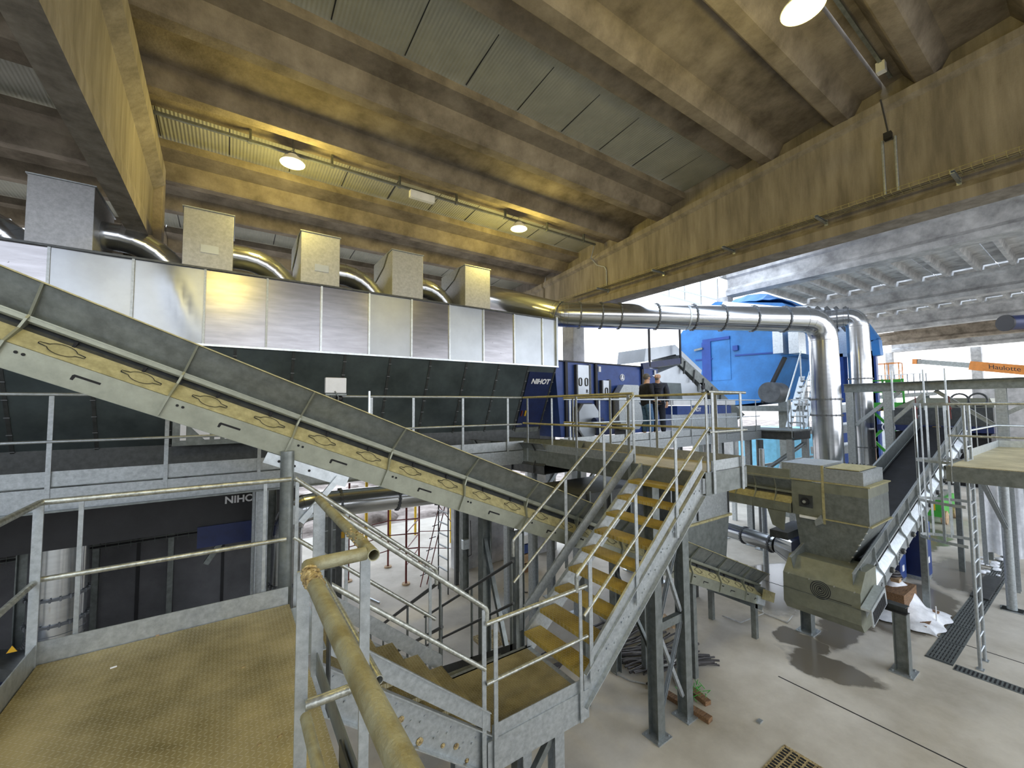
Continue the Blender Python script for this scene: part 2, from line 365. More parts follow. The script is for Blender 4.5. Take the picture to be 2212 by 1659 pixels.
def strip(y0, y1, xr, joints):
    g = G(); x0, x1 = xr; x0 = -1.55 if (xr == BA and y0 > 8.5) else x0
    g.hexa([(x0, y0-.12, zr(y0)+.50), (x1, y0-.12, zr(y0)+.50), (x1, y1+.12, zr(y1)+.50), (x0, y1+.12, zr(y1)+.50), (x0, y0-.12, zr(y0)+.56), (x1, y0-.12, zr(y0)+.56), (x1, y1+.12, zr(y1)+.56), (x0, y1+.12, zr(y1)+.56)])
    o = struct(g, 'ceiling', 'roof_sheet'); j = G()
    for k in range(joints):
        x = x0+.3+k*1.12
        if x < x1-.1: j.beam((x, y0, zr(y0)+.498), (x, y1, zr(y1)+.498), .016, .006)
    j.build('sheet_joint', 'black', o)
strip(-14.4, -13.4, BA, 2); strip(-10.6, -9.5, BA, 2); strip(-6.6, -5.4, BA, 2); strip(4.88, 6.27, BA, 10); strip(9.2, 10.37, BA, 10); strip(13.2, 14.4, BA, 10); strip(4.88, 6.27, BB, 10); strip(9.2, 10.37, BB, 10); strip(13.2, 14.4, BB, 10); strip(17.2, 18.4, BA, 10);
# ---- girders
def up(g, xc, ya, yb):
    for w in (.06,): g.hexa([(xc-w, ya, zr(ya)-.02), (xc+w, ya, zr(ya)-.02), (xc+w, yb, zr(yb)-.02), (xc-w, yb, zr(yb)-.02), (xc-w, ya, zr(ya)+.6), (xc+w, ya, zr(ya)+.6), (xc+w, yb, zr(yb)+.6), (xc-w, yb, zr(yb)+.6)])
    return g
def isec(xc, zb, zt, wb, ww, wt, hb, ht, y):
    return [(xc-wb/2, y, zb), (xc+wb/2, y, zb), (xc+wb/2, y, zb+hb), (xc+ww/2, y, zb+hb*1.7), (xc+ww/2, y, zt-ht*1.5), (xc+wt/2, y, zt-ht), (xc+wt/2, y, zt), (xc-wt/2, y, zt), (xc-wt/2, y, zt-ht), (xc-ww/2, y, zt-ht*1.5), (xc-ww/2, y, zb+hb*1.7), (xc-wb/2, y, zb+hb)]
gir = tag(up(G(), 10.0, -17, 12.2).loft(isec(10.05, 8.2, zr(-17), .56, .3, .5, .2, .14, -17), isec(10.05, 8.2, zr(12.2), .56, .3, .5, .2, .14, 12.2)).build('concrete_girder', 'concrete_stain'),
          'deep brown concrete girder carrying the wire cable tray', 'girder')
tag(up(G(), -1.5, -17, 10.6).loft(isec(-1.5, 8.2, zr(-17), .3, .26, .62, .2, .3, -17), isec(-1.5, 8.2, zr(10.7), .3, .26, .62, .2, .3, 10.7)).build('concrete_girder', 'concrete_stain'),
    'concrete girder crossing the upper left corner, dark underside', 'girder')
tag(G().box(10, 10.55, 10.78, 11.35, 0, 8.2).build('concrete_column', 'concrete_grey', bevel=.02), 'square concrete column under the far end of the brown girder', 'column')
tag(G().box(-1.78, -1.22, 10.72, 11.05, 7.52, 9.66).build('concrete_column', 'concrete_lamp_tint', bevel=.02), 'concrete column behind the first box fan, lit yellow', 'column')
tag(up(G(), 10.0, 12.3, 25.5).loft(isec(10.05, 8.2-.25, zr(12.3), .56, .3, .5, .2, .14, 12.3), isec(10.05, 7.6, zr(25.5), .56, .3, .5, .2, .14, 25.5)).build('concrete_girder', 'concrete_stain'), 'far concrete girder span beyond the column, behind the duct', 'girder')
GX = [(23.3, 12.3, 'nearest pale girder of the second hall'), (35.4, 13.2, 'second pale girder of the second hall'), (46.5, 14, 'third pale girder of the second hall'),
      (57.1, 14.6, 'fourth pale girder, brownish, of the second hall'), (66.2, 15.2, 'last pale girder before the bright opening')]
for i, (x, y, l) in enumerate(GX):
    m = 'concrete_grey' if i != 3 else 'concrete_lamp_tint'
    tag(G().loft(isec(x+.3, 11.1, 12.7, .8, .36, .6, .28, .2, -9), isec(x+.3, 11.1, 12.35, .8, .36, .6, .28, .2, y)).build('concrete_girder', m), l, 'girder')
    tag(G().box(x, x+.6, y-.05, y+.6, 0, 11.1).build('concrete_column', 'concrete_grey'), 'column under the left end of the '+l.replace(' of the second hall', ''), 'column')
tag(G().box(68, 68.8, 8.2, 9.0, 0, 11.1).build('concrete_column', 'concrete_grey'), 'lone grey column standing in the bright opening behind the boom', 'column')


def far_tee(x0, x1, y0):
    z = 12.42; p = [(y0, z+.46), (y0, z+.36)]
    for r in (y0+.62, y0+1.85): p += [(r-.16, z+.36), (r-.08, z), (r+.08, z), (r+.16, z+.36)]
    p += [(y0+2.46, z+.36), (y0+2.46, z+.46)]
    return G().prism(p, 'x', x0, x1).build('ribbed_roof_slab', 'concrete_grey')
for k in range(5):
    x0, x1 = (GX[k][0]+.5, GX[k+1][0]+.1) if k < 4 else (13.0, GX[0][0]+.1)
    lab = ['pale ribbed roof slab between the first and second pale girders', 'pale ribbed roof slab between the second and third pale girders', 'pale ribbed roof slab between the third and fourth pale girders', 'pale ribbed roof slab before the last pale girder', 'pale ribbed roof slab between the brown girder and the first pale girder'][k]
    first = tag(far_tee(x0, x1, -9), lab, 'roof slab', 'roof slabs of second hall bay '+'ABCDE'[k])
    for j in range(1, 9 if k < 4 else 7):
        if k == 4 and j < 2: pass
        dup(first, (0, j*2.5, 0))
# ---- cable tray on the girder
t = thing('cable_tray', 'wire mesh cable tray along the bottom of the brown girder', 'cable tray', (9.7, 3, 8.62))
g = G()
for x in (9.56, 9.64, 9.72, 9.8): g.path([(x, -5, 8.62), (x, 11.3, 8.62)], .005, 5)
for x in (9.56, 9.8): g.path([(x, -5, 8.68), (x, 11.3, 8.68)], .005, 5)
y = -5
while y < 11.3:
    g.path([(9.56, y, 8.69), (9.56, y, 8.62), (9.8, y, 8.62), (9.8, y, 8.69)], .004, 4); y += .12
g.build('wire_mesh', 'galv_dusty', t)
g = G()
for i in range(5): g.path([(9.6+.04*i, -5+j*1.1, 8.635+.008*math.sin(j*1.7+i)) for j in range(15)], .009, 6)
g.build('cable', 'concrete_lamp_tint', t)
for a, b in ((1306, 622), (1426, 595), (1578, 545), (1778, 485), (2068, 400), (1200, 655)):
    p = atx(a, b, 9.7); g = G(); g.chan((9.86, p.y, 8.56), (9.36, p.y, 8.56), .05, .05, .006); g.beam((9.86, p.y, 8.4), (9.86, p.y, 8.62), .06, .012, (1, 0, 0)); g.build('tray_bracket', 'galv', t)
t = thing('conduit', 'two vertical steel conduits on the girder face with cables looping to the roof', 'conduit', (9.85, 2, 8.7))
for a in (1905, 1933):
    p = atx(a, 300, 9.85); G().tube((9.86, p.y, 8.66), (9.86, p.y, 9.75), .022).build('pipe', 'galv', t)
p = atx(1915, 215, 9.84); G().path([(9.84, p.y-.05, 9.7), (9.8, p.y, 9.85), (9.75, p.y+.02, 10.1), (9.6, p.y+.03, 10.4)], .012, 8).build('cable', 'black', t); G().box(9.76, 9.86, p.y-.05, p.y+.06, 9.72, 9.84).build('junction_box', 'black', t)
t = thing('conduit', 'thin conduit rising from the cable tray near the far end of the girder', 'conduit', (9.85, 8, 8.7))
p = atx(1309, 580, 9.85); G().path([(9.86, p.y, 8.6), (9.86, p.y, 9.25), (9.8, p.y+.02, 9.35), (9.8, p.y+.35, 9.5), (9.7, p.y+.5, 9.75), (9.3, 9.0, 9.9)], .014, 8).build('pipe', 'galv', t)
t = thing('conduit', 'long conduit running beside the roof lamps under the grey strip', 'conduit', (5, 9.05, 9.98))
G().beam((-1.2, 9.05, 9.98), (9.4, 9.05, 9.98), .05, .05).build('trunking', 'galv_dull', t)
for i in range(7):
    x = .2+i*1.45; g = G(); g.box(x-.02, x+.02, 9.02, 9.08, 9.98, 10.2); g.box(x-.035, x+.035, 9.01, 9.09, 9.94, 10.0); g.build('hanger', 'galv_dull', t)
t = thing('conduit', 'conduit on the slab running to the lamp in the top right corner', 'conduit', (6, 1.98, 10.6))
G().beam((2, 2.0, 10.72), (9.6, 2.0, 10.72), .05, .04).build('trunking', 'galv_dull', t); G().box(9.0, 9.12, 1.94, 2.06, 10.55, 10.72).build('junction_box', 'white_paint', t)
# ---- lamps
def lamp(x, y, z, ztop, label, k=1.0):
    t = thing('high_bay_lamp', label, 'lamp', (x, y, z))
    g = G(); g.disc((x, y, z+.05), (0, 0, 1), .215, .09, 32, r2=.16); g.ring((x, y, z+.005), (0, 0, 1), .215, .014, 32); g.disc((x, y, z+.12), (0, 0, 1), .09, .08, 16); g.build('housing', 'white_paint', t)
    G().disc((x, y, z), (0, 0, 1), .2, .012, 32).build('lens', 'lamp_glass', t)
    g = G(); g.path([(x-.14, y, z+.08), (x-.12, y, z+.2), (x, y, z+.26), (x+.12, y, z+.2), (x+.14, y, z+.08)], .006, 6); g.tube((x, y, z+.26), (x, y, ztop), .006, 6); g.build('hanger', 'galv_dull', t)
    ld = bpy.data.lights.new('lamp_light', 'POINT'); ld.energy = LAMP_W*k; ld.color = LAMP_COL; ld.shadow_soft_size = .2
    lo = bpy.data.objects.new('lamp_light', ld); COL.objects.link(lo); lo.parent = t; lo.location = (0, 0, -.26)
    return t
lamp(.903, 8.9, 9.70, 10.21, 'round hanging lamp at left, lighting the narrow roof strip')
lamp(6.345, 8.9, 9.70, 10.21, 'small round hanging lamp nearest the far end of the brown girder')
lamp(5.40, 1.84, 9.5, 10.56, 'large round lamp in the upper right corner under the roof', .5)
lamp(-.2, .55, 9.6, 10.65, 'round hanging lamp over the near platform', 1.6)
t = thing('strip_light', 'unlit white strip light below the conduit', 'lamp', (3.2, 9.05, 9.85))
p = aty(912, 413, 9.05); G().box(p.x-.3, p.x+.3, 9.0, 9.12, 9.80, 9.96).build('housing', 'plastic_white', t); G().box(p.x-.28, p.x+.28, 9.01, 9.11, 9.79, 9.8).build('diffuser', 'white_paint', t)
# ================= PLATFORMS, STAIRS, RAILINGS =================
def railing(label, tops, posts, mid=(-.52,), r=.021, mt='galv_rail', toes=(), pw=.05, pt=.012, down=.0, hollow=0, drops=()):
    """tops: list of runs (lists of points). posts: (x, y, ztop, zbot, along) with along 'x' or 'y' the wide way"""
    p0 = tops[0][0]; t = thing('railing', label, 'railing', (p0[0], p0[1], p0[2]-1.05))
    for run in tops:
        G().path(run, r, 12, hollow=hollow).build('top_rail', mt, t)
        for m in mid: G().path([(a, b, c+m) for a, b, c in run], r*.9, 12, hollow=hollow).build('mid_rail', mt, t)
    for d in drops: G().path(d, r, 12).build('rail_return', mt, t)
    for (x, y, z1, z0, al) in posts:
        g = G(); w = (pw/2, pt/2) if al == 'x' else (pt/2, pw/2)
        g.box(x-w[0], x+w[0], y-w[1], y+w[1], z0, z1-r*.6); g.build('post', 'galv', t)
    for (a, b, z0, z1, th) in toes:
        a, b = V(a), V(b); g = G(); d = (b-a).normalized(); n = V((-d.y, d.x, 0)).normalized()*th/2
        g.hexa([V((a.x, a.y, a.z+z0))-n, V((b.x, b.y, b.z+z0))-n, V((b.x, b.y, b.z+z0))+n, V((a.x, a.y, a.z+z0))+n,
                V((a.x, a.y, a.z+z1))-n, V((b.x, b.y, b.z+z1))-n, V((b.x, b.y, b.z+z1))+n, V((a.x, a.y, a.z+z1))+n]); g.build('toe_board', 'galv', t)
    return t
# --- near platform
t = thing('platform', 'dusty checker plate platform at the lower left in front of the viewer', 'platform', (-.3, 1.5, 2.9))
G().box(-1.02, .47, -1.6, 4.15, 3.19, 3.2).build('deck_plate', 'plate_deck', t)
g = G(); g.chan((-1.0, -1.6, 3.06), (-1.0, 4.13, 3.06), .06, .24, side=-1); g.chan((.44, -1.6, 3.06), (.44, 4.13, 3.06), .06, .24, side=1); g.chan((-1.0, 4.12, 3.06), (.45, 4.12, 3.06), .06, .24)
for y in (-.8, .4, 1.6, 2.8): g.ib((-1, y, 3.1), (.45, y, 3.1), .08, .14)
g.build('frame', 'galv', t)
for x, y in ((-.9, 4.0), (.35, 3.95), (-.9, .5), (.35, .2)):
    g = G(); g.ib((x, y, .02), (x, y, 2.94), .14, .14, .01, (0, 1, 0)); g.box(x-.14, x+.14, y-.14, y+.14, 0, .02); g.build('leg', 'galv', t)
g = G(); g.box(.47, .62, 3.3, 4.12, 3.165, 3.17)
g.build('lip_plate', 'galv_bright', t)
toeA = aty(75, 1405, 4.17)
railing('near platform railing at its far side, facing the dark machine', [[(-1.05, 4.19, 4.27), (.44, 4.19, 4.27)]],
        [(aty(171, 1200, 4.19).x, 4.19, 4.27, 3.12, 'x'), (aty(571, 1150, 4.19).x, 4.19, 4.27, 3.12, 'x')], pw=.026, toes=[((-1.05, 4.165, 3.2), (.46, 4.165, 3.2), -.02, .145, .008)], drops=[[(.44, 4.19, 4.27), (.47, 4.19, 4.27)]])
railing('near platform railing running to the lower left corner of the view', [[(-1.05, 4.17, 4.27), (-1.05, -.6, 4.27)]],
        [(-1.045, 4.13, 4.27, 3.0, 'x'), (-1.045, 2.6, 4.27, 3.1, 'y'), (-1.045, 1.1, 4.27, 3.1, 'y')], pw=.05, toes=[((-1.03, 4.16, 3.2), (-1.03, -.6, 3.2), -.02, .145, .008)])
# thick dusty rails right in front of the viewer
t = thing('railing', 'thick dusty handrail running out of the bottom edge of the photo', 'railing', (.255, 1.7, 3.2))
G().path([(.255, -1.4, 4.3), (.255, 1.70, 4.3), (.262, 1.755, 4.3), (.31, 1.775, 4.3), (.478, 1.78, 4.3)], .026, 16).build('top_rail', 'rail_dusty', t)
g = G()
for i in range(70):
    a = random.uniform(-1.2, 3.6); y = random.uniform(1.56, 1.70); g.ball((.255+math.cos(a)*.026, y, 4.3+math.sin(a)*.026), random.uniform(.004, .009), 6, (1, 1.6, .8))
g.path([(.255, 1.56, 4.3), (.255, 1.7, 4.3)], .0275, 16); g.build('weld_crust', 'rust', t)
g = G(); g.path([(.478-.01, 1.785, 3.78), (.262, 1.785, 3.78)], .019, 12); g.build('mid_rail', 'galv_rail', t)
g = G(); g.path([(.255, 1.72, 3.78), (.255, -1.4, 3.78)], .019, 12, hollow=0); g.build('mid_rail', 'rail_dusty', t)
for x, y, w, zt in ((.25, 1.80, .044, 4.275), (.482, 1.80, .04, 4.275)):
    G().box(x-w/2, x+w/2, y-.006, y+.006, 3.06, zt).build('post', 'galv', t)
G().box(.475, .485, .2, 2.2, 3.16, 3.3).build('toe_board', 'galv_dark', t)
t = thing('railing', 'short dusty handrail with an open cut end beside the stair head', 'railing', (.5, 2.4, 3.2))
G().path([(.5, 3.0, 4.3), (.5, 1.74, 4.3)], .0245, 18, hollow=.84).build('top_rail', 'rail_dusty', t)
g = G()
for i in range(60):
    a = random.uniform(-1, 4); y = random.uniform(1.9, 2.12); g.ball((.5+math.cos(a)*.0245, y, 4.3+math.sin(a)*.0245), random.uniform(.003, .007), 6, (1, 2, .7))
g.build('weld_crust', 'rust', t)
G().path([(.535, 2.97, 3.78), (.535, 1.77, 3.78)], .019, 14, hollow=.82).build('mid_rail', 'galv_rail', t)
for y, w in ((2.97, .07),): G().box(.5-w/2, .5+w/2, y-.006, y+.006, 2.95, 4.28).build('post', 'galv', t)
G().box(.56, .57, 2.9, 3.0, 2.95, 4.2).build('post', 'galv_dark', t)
G().box(.495, .503, 1.7, 3.0, 3.2, 3.34).build('toe_board', 'galv_dull', t)

# --- generic stair along +x
def stair(label, xa, za, xb, zb, y0, y1, n, plate, dx, kick=True, up=True, yk=(0, 0)):
    t = thing('staircase', label, 'stairs', ((xa+xb)/2, (y0+y1)/2, min(za, zb)-.3))
    s = (zb-za)/(xb-xa)
    for y in (y0, y1):
        sd = -1 if y == y0 else 1
        g = G(); pts = [(xa-.02, za-.30), (xb+.02, zb-.30), (xb+.02, zb+.03), (xa-.02, za+.03)]
        g.prism(pts, 'y', y-.004, y+.004)
        for o in (-.30, .03): g.prism([(xa-.02, za+o-.006), (xb+.02, zb+o-.006), (xb+.02, zb+o+.006), (xa-.02, za+o+.006)], 'y', min(y, y+sd*.05), max(y, y+sd*.05))
        for i in range(2*n):
            x = xa+(i+.6)*(xb-xa)/(2*n); z = za+s*(x-xa)-.1-.08*(i % 2); g.disc((x, y+sd*.008, z), (0, 1, 0), .011, .014, 8); g.disc((x+.035, y+sd*.006, z+.03), (0, 1, 0), .008, .008, 8)
        g.build('stringer', 'galv', t)
        if kick:
            k = yk[0] if y == y0 else yk[1]
            yy = y+sd*k; g = G(); g.prism([(xa+.05, za+.07), (xb-.0, zb+.07), (xb-.0, zb+.24), (xa+.05, za+.24)], 'y', yy-.003, yy+.003)
            g.prism([(xa+.05, za+.232), (xb, zb+.232), (xb, zb+.242), (xa+.05, za+.242)], 'y', min(yy, yy+sd*.025), max(yy, yy+sd*.025)); g.build('kick_plate', 'galv', t)
    return t
# stair 1 goes down from the near platform
t = stair('short stair going down from the near platform to the middle landing', .55, 3.12, 1.93, 2.02, 3.24, 4.14, 6, 'plate_tread', .25, yk=(.04, .05))
for i in range(5):
    x = .60+.262*i; z = 3.0-.2*i; G().box(x, x+.25, 3.25, 4.13, z-.04, z).build('tread', 'plate_deck', t, bevel=.003)
for k, (x, z) in enumerate(((1.5, 2.15), (1.62, 2.09), (1.3, 2.27), (1.72, 1.93), (1.15, 2.5))): G().ball((x, 3.232, z), .02+.006*(k % 3), 8, (1, .25, 1)).build('dirt_splash', 'rust', t)
def rl(x, z0=4.27): return z0-.81*(x-.5)
railing('far handrail of the short stair going down from the near platform', [[(.5, 4.21, 4.27), (1.86, 4.21, rl(1.86))]],
        [(.52, 4.2, 4.25, 3.15, 'x'), (.95, 4.2, rl(.95), rl(.95)-1.15, 'x'), (1.80, 4.2, rl(1.8), rl(1.8)-1.3, 'x')], pw=.03, drops=[[(1.86, 4.21, rl(1.86)+.005), (1.875, 4.21, rl(1.86)-.03), (1.875, 4.21, rl(1.86)-.16)]])
railing('near handrail of the short stair ending above the middle landing', [[(.56, 3.2, 4.22), (1.88, 3.2, rl(1.88))]],
        [(1.87, 3.2, rl(1.88), 1.78, 'x')], pw=.04, drops=[[(1.88, 3.2, rl(1.88)+.005), (1.9, 3.2, rl(1.88)-.03), (1.9, 3.2, rl(1.88)-.15)]])
# middle landing
t = thing('landing', 'middle landing of rusty yellow checker plate between the two stairs', 'platform', (2.43, 3.7, 1.7))
G().box(1.93, 3.02, 3.25, 4.17, 1.985, 2.0).build('deck_plate', 'plate_deck', t)
g = G(); g.chan((1.9, 3.22, 1.88), (3.1, 3.22, 1.88), .06, .28, side=1); g.chan((1.9, 4.18, 1.88), (3.1, 4.18, 1.88), .06, .24, side=-1); g.chan((1.93, 3.2, 1.88), (1.93, 4.2, 1.88), .06, .24); g.chan((3.05, 3.2, 1.88), (3.05, 4.2, 1.88), .06, .24)
g.beam((1.95, 3.205, 2.07), (3.0, 3.205, 2.07), .008, .13); g.build('frame', 'galv', t)
for x, y in ((2.78, 3.34), (2.05, 3.4), (2.9, 4.05), (2.05, 4.05)):
    g = G(); g.ib((x, y, .02), (x, y, 1.75), .12, .12, .01, (0, 1, 0)); g.box(x-.12, x+.12, y-.12, y+.12, 0, .02); g.build('leg', 'galv', t)
G().beam((2.05, 3.4, .8), (2.78, 3.34, 1.7), .06, .06).build('brace', 'galv_dull', t)
railing('handrail with open ends on the near side of the middle landing', [[(1.88, 3.18, 3.02), (3.08, 3.18, 3.05)]],
        [(1.97, 3.17, 3.03, 1.72, 'x'), (2.98, 3.17, 3.05, 1.75, 'x')], r=.02, pw=.04, mid=(-.5,), hollow=.8)
# stair 2 goes up to the high deck
t = stair('long stair with yellow dusty treads rising to the upper deck', 3.06, 2.16, 5.24, 3.98, 3.2, 4.17, 9, 'plate_tread', .25, yk=(.02, .15))
for i in range(9):
    x = 2.99+.2585*i*.93; z = 2.2+.2*i
    tr = G().box(x, x+.25, 3.21, 4.16, z-.045, z).build('tread', 'plate_tread', t, bevel=.003)
text('SSGA - RATTERI', .085, facing((3.5, 3.188, 2.62), (.76, 0, .63), (-.63, 0, .76)), 'ink', t, .002, name='handwriting')
def r2(x): return 3.19+.768*(x-2.93)
nr = railing('near handrail of the long yellow stair', [[(2.94, 3.17, r2(2.94)), (5.37, 3.17, r2(5.37))]],
        [(x, 3.165, r2(x), r2(x)-1.25, 'x') for x in (3.12, 3.86, 4.64, 5.36)], pw=.05, mid=(), drops=[[(2.95, 3.17, r2(2.94)+.005), (2.935, 3.17, r2(2.94)-.03), (2.935, 3.17, r2(2.94)-.17)]])
G().path([(3.03, 3.17, r2(3.03)-.5), (5.4, 3.17, r2(5.4)-.5)], .019, 12).build('mid_rail', 'galv_rail', nr)
railing('far handrail of the long yellow stair', [[(2.98, 4.36, r2(2.98)), (5.33, 4.36, r2(5.33)+.03)]],
        [(x, 4.35, r2(x), r2(x)-1.2, 'x') for x in (3.08, 3.85, 4.62, 5.3)], pw=.05, drops=[[(2.99, 4.36, r2(2.98)+.005), (2.975, 4.36, r2(2.98)-.03), (2.975, 4.36, r2(2.98)-.2)]])
# stair 3 goes down away from the landing to the floor
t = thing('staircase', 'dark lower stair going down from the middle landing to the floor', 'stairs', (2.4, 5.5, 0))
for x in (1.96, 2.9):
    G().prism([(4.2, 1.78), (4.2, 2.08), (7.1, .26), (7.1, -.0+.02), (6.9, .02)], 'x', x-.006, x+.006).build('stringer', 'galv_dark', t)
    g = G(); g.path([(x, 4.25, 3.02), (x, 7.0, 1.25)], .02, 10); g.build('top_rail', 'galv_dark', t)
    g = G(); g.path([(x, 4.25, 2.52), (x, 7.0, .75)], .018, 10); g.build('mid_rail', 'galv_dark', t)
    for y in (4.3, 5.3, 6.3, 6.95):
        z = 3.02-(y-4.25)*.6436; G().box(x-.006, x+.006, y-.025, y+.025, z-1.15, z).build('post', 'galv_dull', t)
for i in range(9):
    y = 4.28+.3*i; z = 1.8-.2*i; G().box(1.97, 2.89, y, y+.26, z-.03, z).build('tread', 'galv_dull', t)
# --- upper deck branch
UX0, UX1 = 5.27, 6.32
t = thing('platform', 'upper deck bridge between the stair head and the walkway', 'platform', (5.8, 5.2, 3.6))
G().box(UX0, UX1, 3.2, 7.3, 3.985, 4.0).build('deck_plate', 'plate_up', t)
g = G(); g.chan((UX0, 4.2, 3.86), (UX0, 7.3, 3.86), .06, .27, side=-1); g.chan((UX1, 3.15, 3.86), (UX1, 7.3, 3.86), .06, .27, side=1); g.chan((UX0, 3.18, 3.84), (UX1+.02, 3.18, 3.84), .06, .3, side=1); g.beam((UX0, 3.2, 3.86), (UX0, 4.2, 3.86), .01, .25); g.build('frame', 'galv_dull', t)
g = G(); g.beam((UX0-.02, 4.3, 4.07), (UX0-.02, 7.3, 4.07), .006, .14); g.beam((UX1, 3.2, 4.07), (UX1, 7.3, 4.07), .006, .15); g.beam((UX0+.15, 3.16, 4.07), (UX1, 3.16, 4.07), .006, .14); g.build('toe_board', 'galv', t)
railing('railing on the near end of the upper deck at the stair head', [[(5.37, 3.14, 5.08), (6.36, 3.14, 5.08)]], [(5.45, 3.13, 5.08, 3.7, 'x'), (6.2, 3.13, 5.08, 3.68, 'x')], pw=.055, mid=(-.55,), hollow=.8)
railing('railing along the right side of the upper deck bridge', [[(6.36, 3.2, 5.08), (6.36, 7.2, 5.08)]], [(6.36, y, 5.08, 3.75, 'y') for y in (3.6, 4.7, 5.8, 6.9)], mid=(-.55,), mt='galv_dusty')
railing('railing along the left side of the upper deck bridge', [[(5.24, 4.3, 5.09), (5.24, 7.25, 5.09)]], [(5.24, y, 5.09, 3.75, 'y') for y in (4.4, 5.6, 7.1)], mid=(-.55,), mt='galv_dusty')
# --- long walkway
t = thing('walkway', 'long galvanised walkway in front of the sheet clad machine', 'walkway', (4, 7.9, 3.7))
G().box(-7, 15.78, 7.3, 8.6, 3.97, 4.0).build('deck_grating', 'galv_dull', t)
g = G()
for a, b in ((-7, UX0), (UX1, 15.78)):
    g.beam((a, 7.29, 4.07), (b, 7.29, 4.07), .008, .18)
g.beam((UX0, 7.29, 3.96), (UX1, 7.29, 3.96), .008, .05)
g.build('toe_board', 'galv', t)
g = G(); g.chan((-7, 7.3, 3.82), (15.78, 7.3, 3.82), .07, .28, side=1); g.chan((-7, 8.55, 3.82), (15.78, 8.55, 3.82), .07, .28, side=-1)
for i in range(19): g.ib((-6.5+1.2*i, 7.3, 3.88), (-6.5+1.2*i, 8.55, 3.88), .06, .12, .008)
g.build('frame', 'galv', t)
for x in (-5, -3.4, .44, 5.62, 6.95, 10, 12.6, 15.2):
    for y in (7.45, 8.45):
        g = G(); g.ib((x, y, .02), (x, y, 3.68), .16, .16, .012); g.box(x-.16, x+.16, y-.16, y+.16, 0, .02); g.build('leg', 'galv', t)
for x in (5.62, 6.95, 10): G().chan((x, 7.45, 2.6), (x+.9, 7.4, 3.66), .07, .07).build('brace', 'galv_bright', t)
G().box(-7, 3, 7.2, 7.3, 3.68, 3.70).build('cable_basket', 'galv_dull', t)
wp = [aty(a, 900, 7.26).x for a in (-190, 110, 362, 562, 705, 802, 893, 1000, 1097, 1192)]
railing('walkway railing in front of the machine, left of the upper deck bridge', [[(-6.5, 7.26, 5.09), (5.2, 7.26, 5.09)]], [(x, 7.26, 5.09, 3.74, 'x') for x in wp], mid=(-.57,), mt='galv', r=.02, pw=.045)
railing('walkway railing beyond the upper deck bridge, in front of the two men', [[(6.4, 7.26, 5.06), (15.7, 7.26, 5.06)]], [(6.6+.98*i, 7.26, 5.06, 3.74, 'x') for i in range(10)], mid=(-.57,), mt='galv_bright', r=.02, pw=.045)
# support frame under the stair head
t = thing('support_frame', 'lattice steel frame carrying the upper end of the yellow stair', 'support frame', (5.7, 4.1, 0))
for x in (5.36, 6.08):
    g = G(); g.ib((x, 4.1, .015), (x, 4.1, 3.7), .16, .17, .014, (0, 1, 0)); g.build('post', 'galv_dull', t); g = G(); g.box(x-.16, x+.16, 3.95, 4.25, 0, .016)
    for sx2 in (-.12, .12):
        for sy in (-.11, .11): g.disc((x+sx2, 4.1+sy, .025), (0, 0, 1), .014, .03, 8)
    g.build('base_plate', 'galv', t)
for z in (1.55, 2.9): G().chan((5.44, 4.1, z), (6.0, 4.1, z), .08, .12).build('cross_member', 'galv_dull', t)
for (xa, za), (xb, zb) in (((5.46, 2.85), (5.98, 1.65)), ((5.98, 2.85), (5.46, 1.65)), ((5.46, 1.5), (5.98, .35)), ((5.98, 1.5), (5.46, .35))):
    G().chan((xa, 4.08 if za > 2 or xa > 5.7 else 4.13, za), (xb, 4.08, zb), .05, .05, .006).build('brace', 'galv', t)
# ================= THE LONG SHEET CLAD MACHINE =================
YM = 9.4
t = thing('air_separator', 'long sheet clad machine with a row of upright panels over dark slanted skirts', 'machine', (0, 10, 3.6))
seams = [8.02, 7.5]+[6.5-.99*k for k in range(21)]
G().box(-13.5, 8.0, YM+.03, 11.6, 6.12, 7.46).build('casing', 'galv_dark', t)
for k in range(len(seams)-1):
    x1, x0 = seams[k], seams[k+1]
    light = k in (0, 1, 3, 5, 9, 10)
    b = .05 if k in (9,) else 0
    if k in (9, 10):      # buckled panels
        g = G(); N = 10; vs = []; fs = []
        for i in range(N+1):
            for j in range(N+1):
                u, v = i/N, j/N; d = .045*math.exp(-((u-.75+.45*(v-.3))**2)/.02)*math.sin(math.pi*v) if k == 9 else .02*math.sin(3*u+2*v)
                vs.append((x0+.02+(x1-x0-.04)*u, YM-d, 6.1+1.38*v))
        for i in range(N):
            for j in range(N): a = i*(N+1)+j; fs.append((a, a+1, a+N+2, a+N+1))
        g.add(vs, fs, True)
    else: g = G().box(x0+.012, x1-.012, YM, YM+.02, 6.1, 7.48)
    for q in range(4 if not light else 0): g.disc((x0+.3+.13*((q*7+k) % 3), YM-.004, 6.35+.27*q), (0, 1, 0), .014, .008, 8)
    g.build('upper_panel', 'sheet_mid' if k in (5, 9, 10) else 'sheet_light' if light else 'sheet', t)
for x in seams: G().box(x-.018, x+.018, YM-.035, YM+.01, 6.08, 7.5).build('panel_flange', 'galv' if x < 1 else 'galv_bright', t)
g = G(); g.box(-13.5, 8.05, YM-.05, YM+.02, 7.475, 7.51); g.build('top_flange', 'galv_dark', t)
G().box(-13.5, 8.06, YM-.07, YM+.02, 6.05, 6.09).build('lower_flange', 'galv_bright', t)
G().box(8.0, 8.06, YM-.06, 11.6, 6.05, 7.56).build('end_flange', 'sheet_light', t)
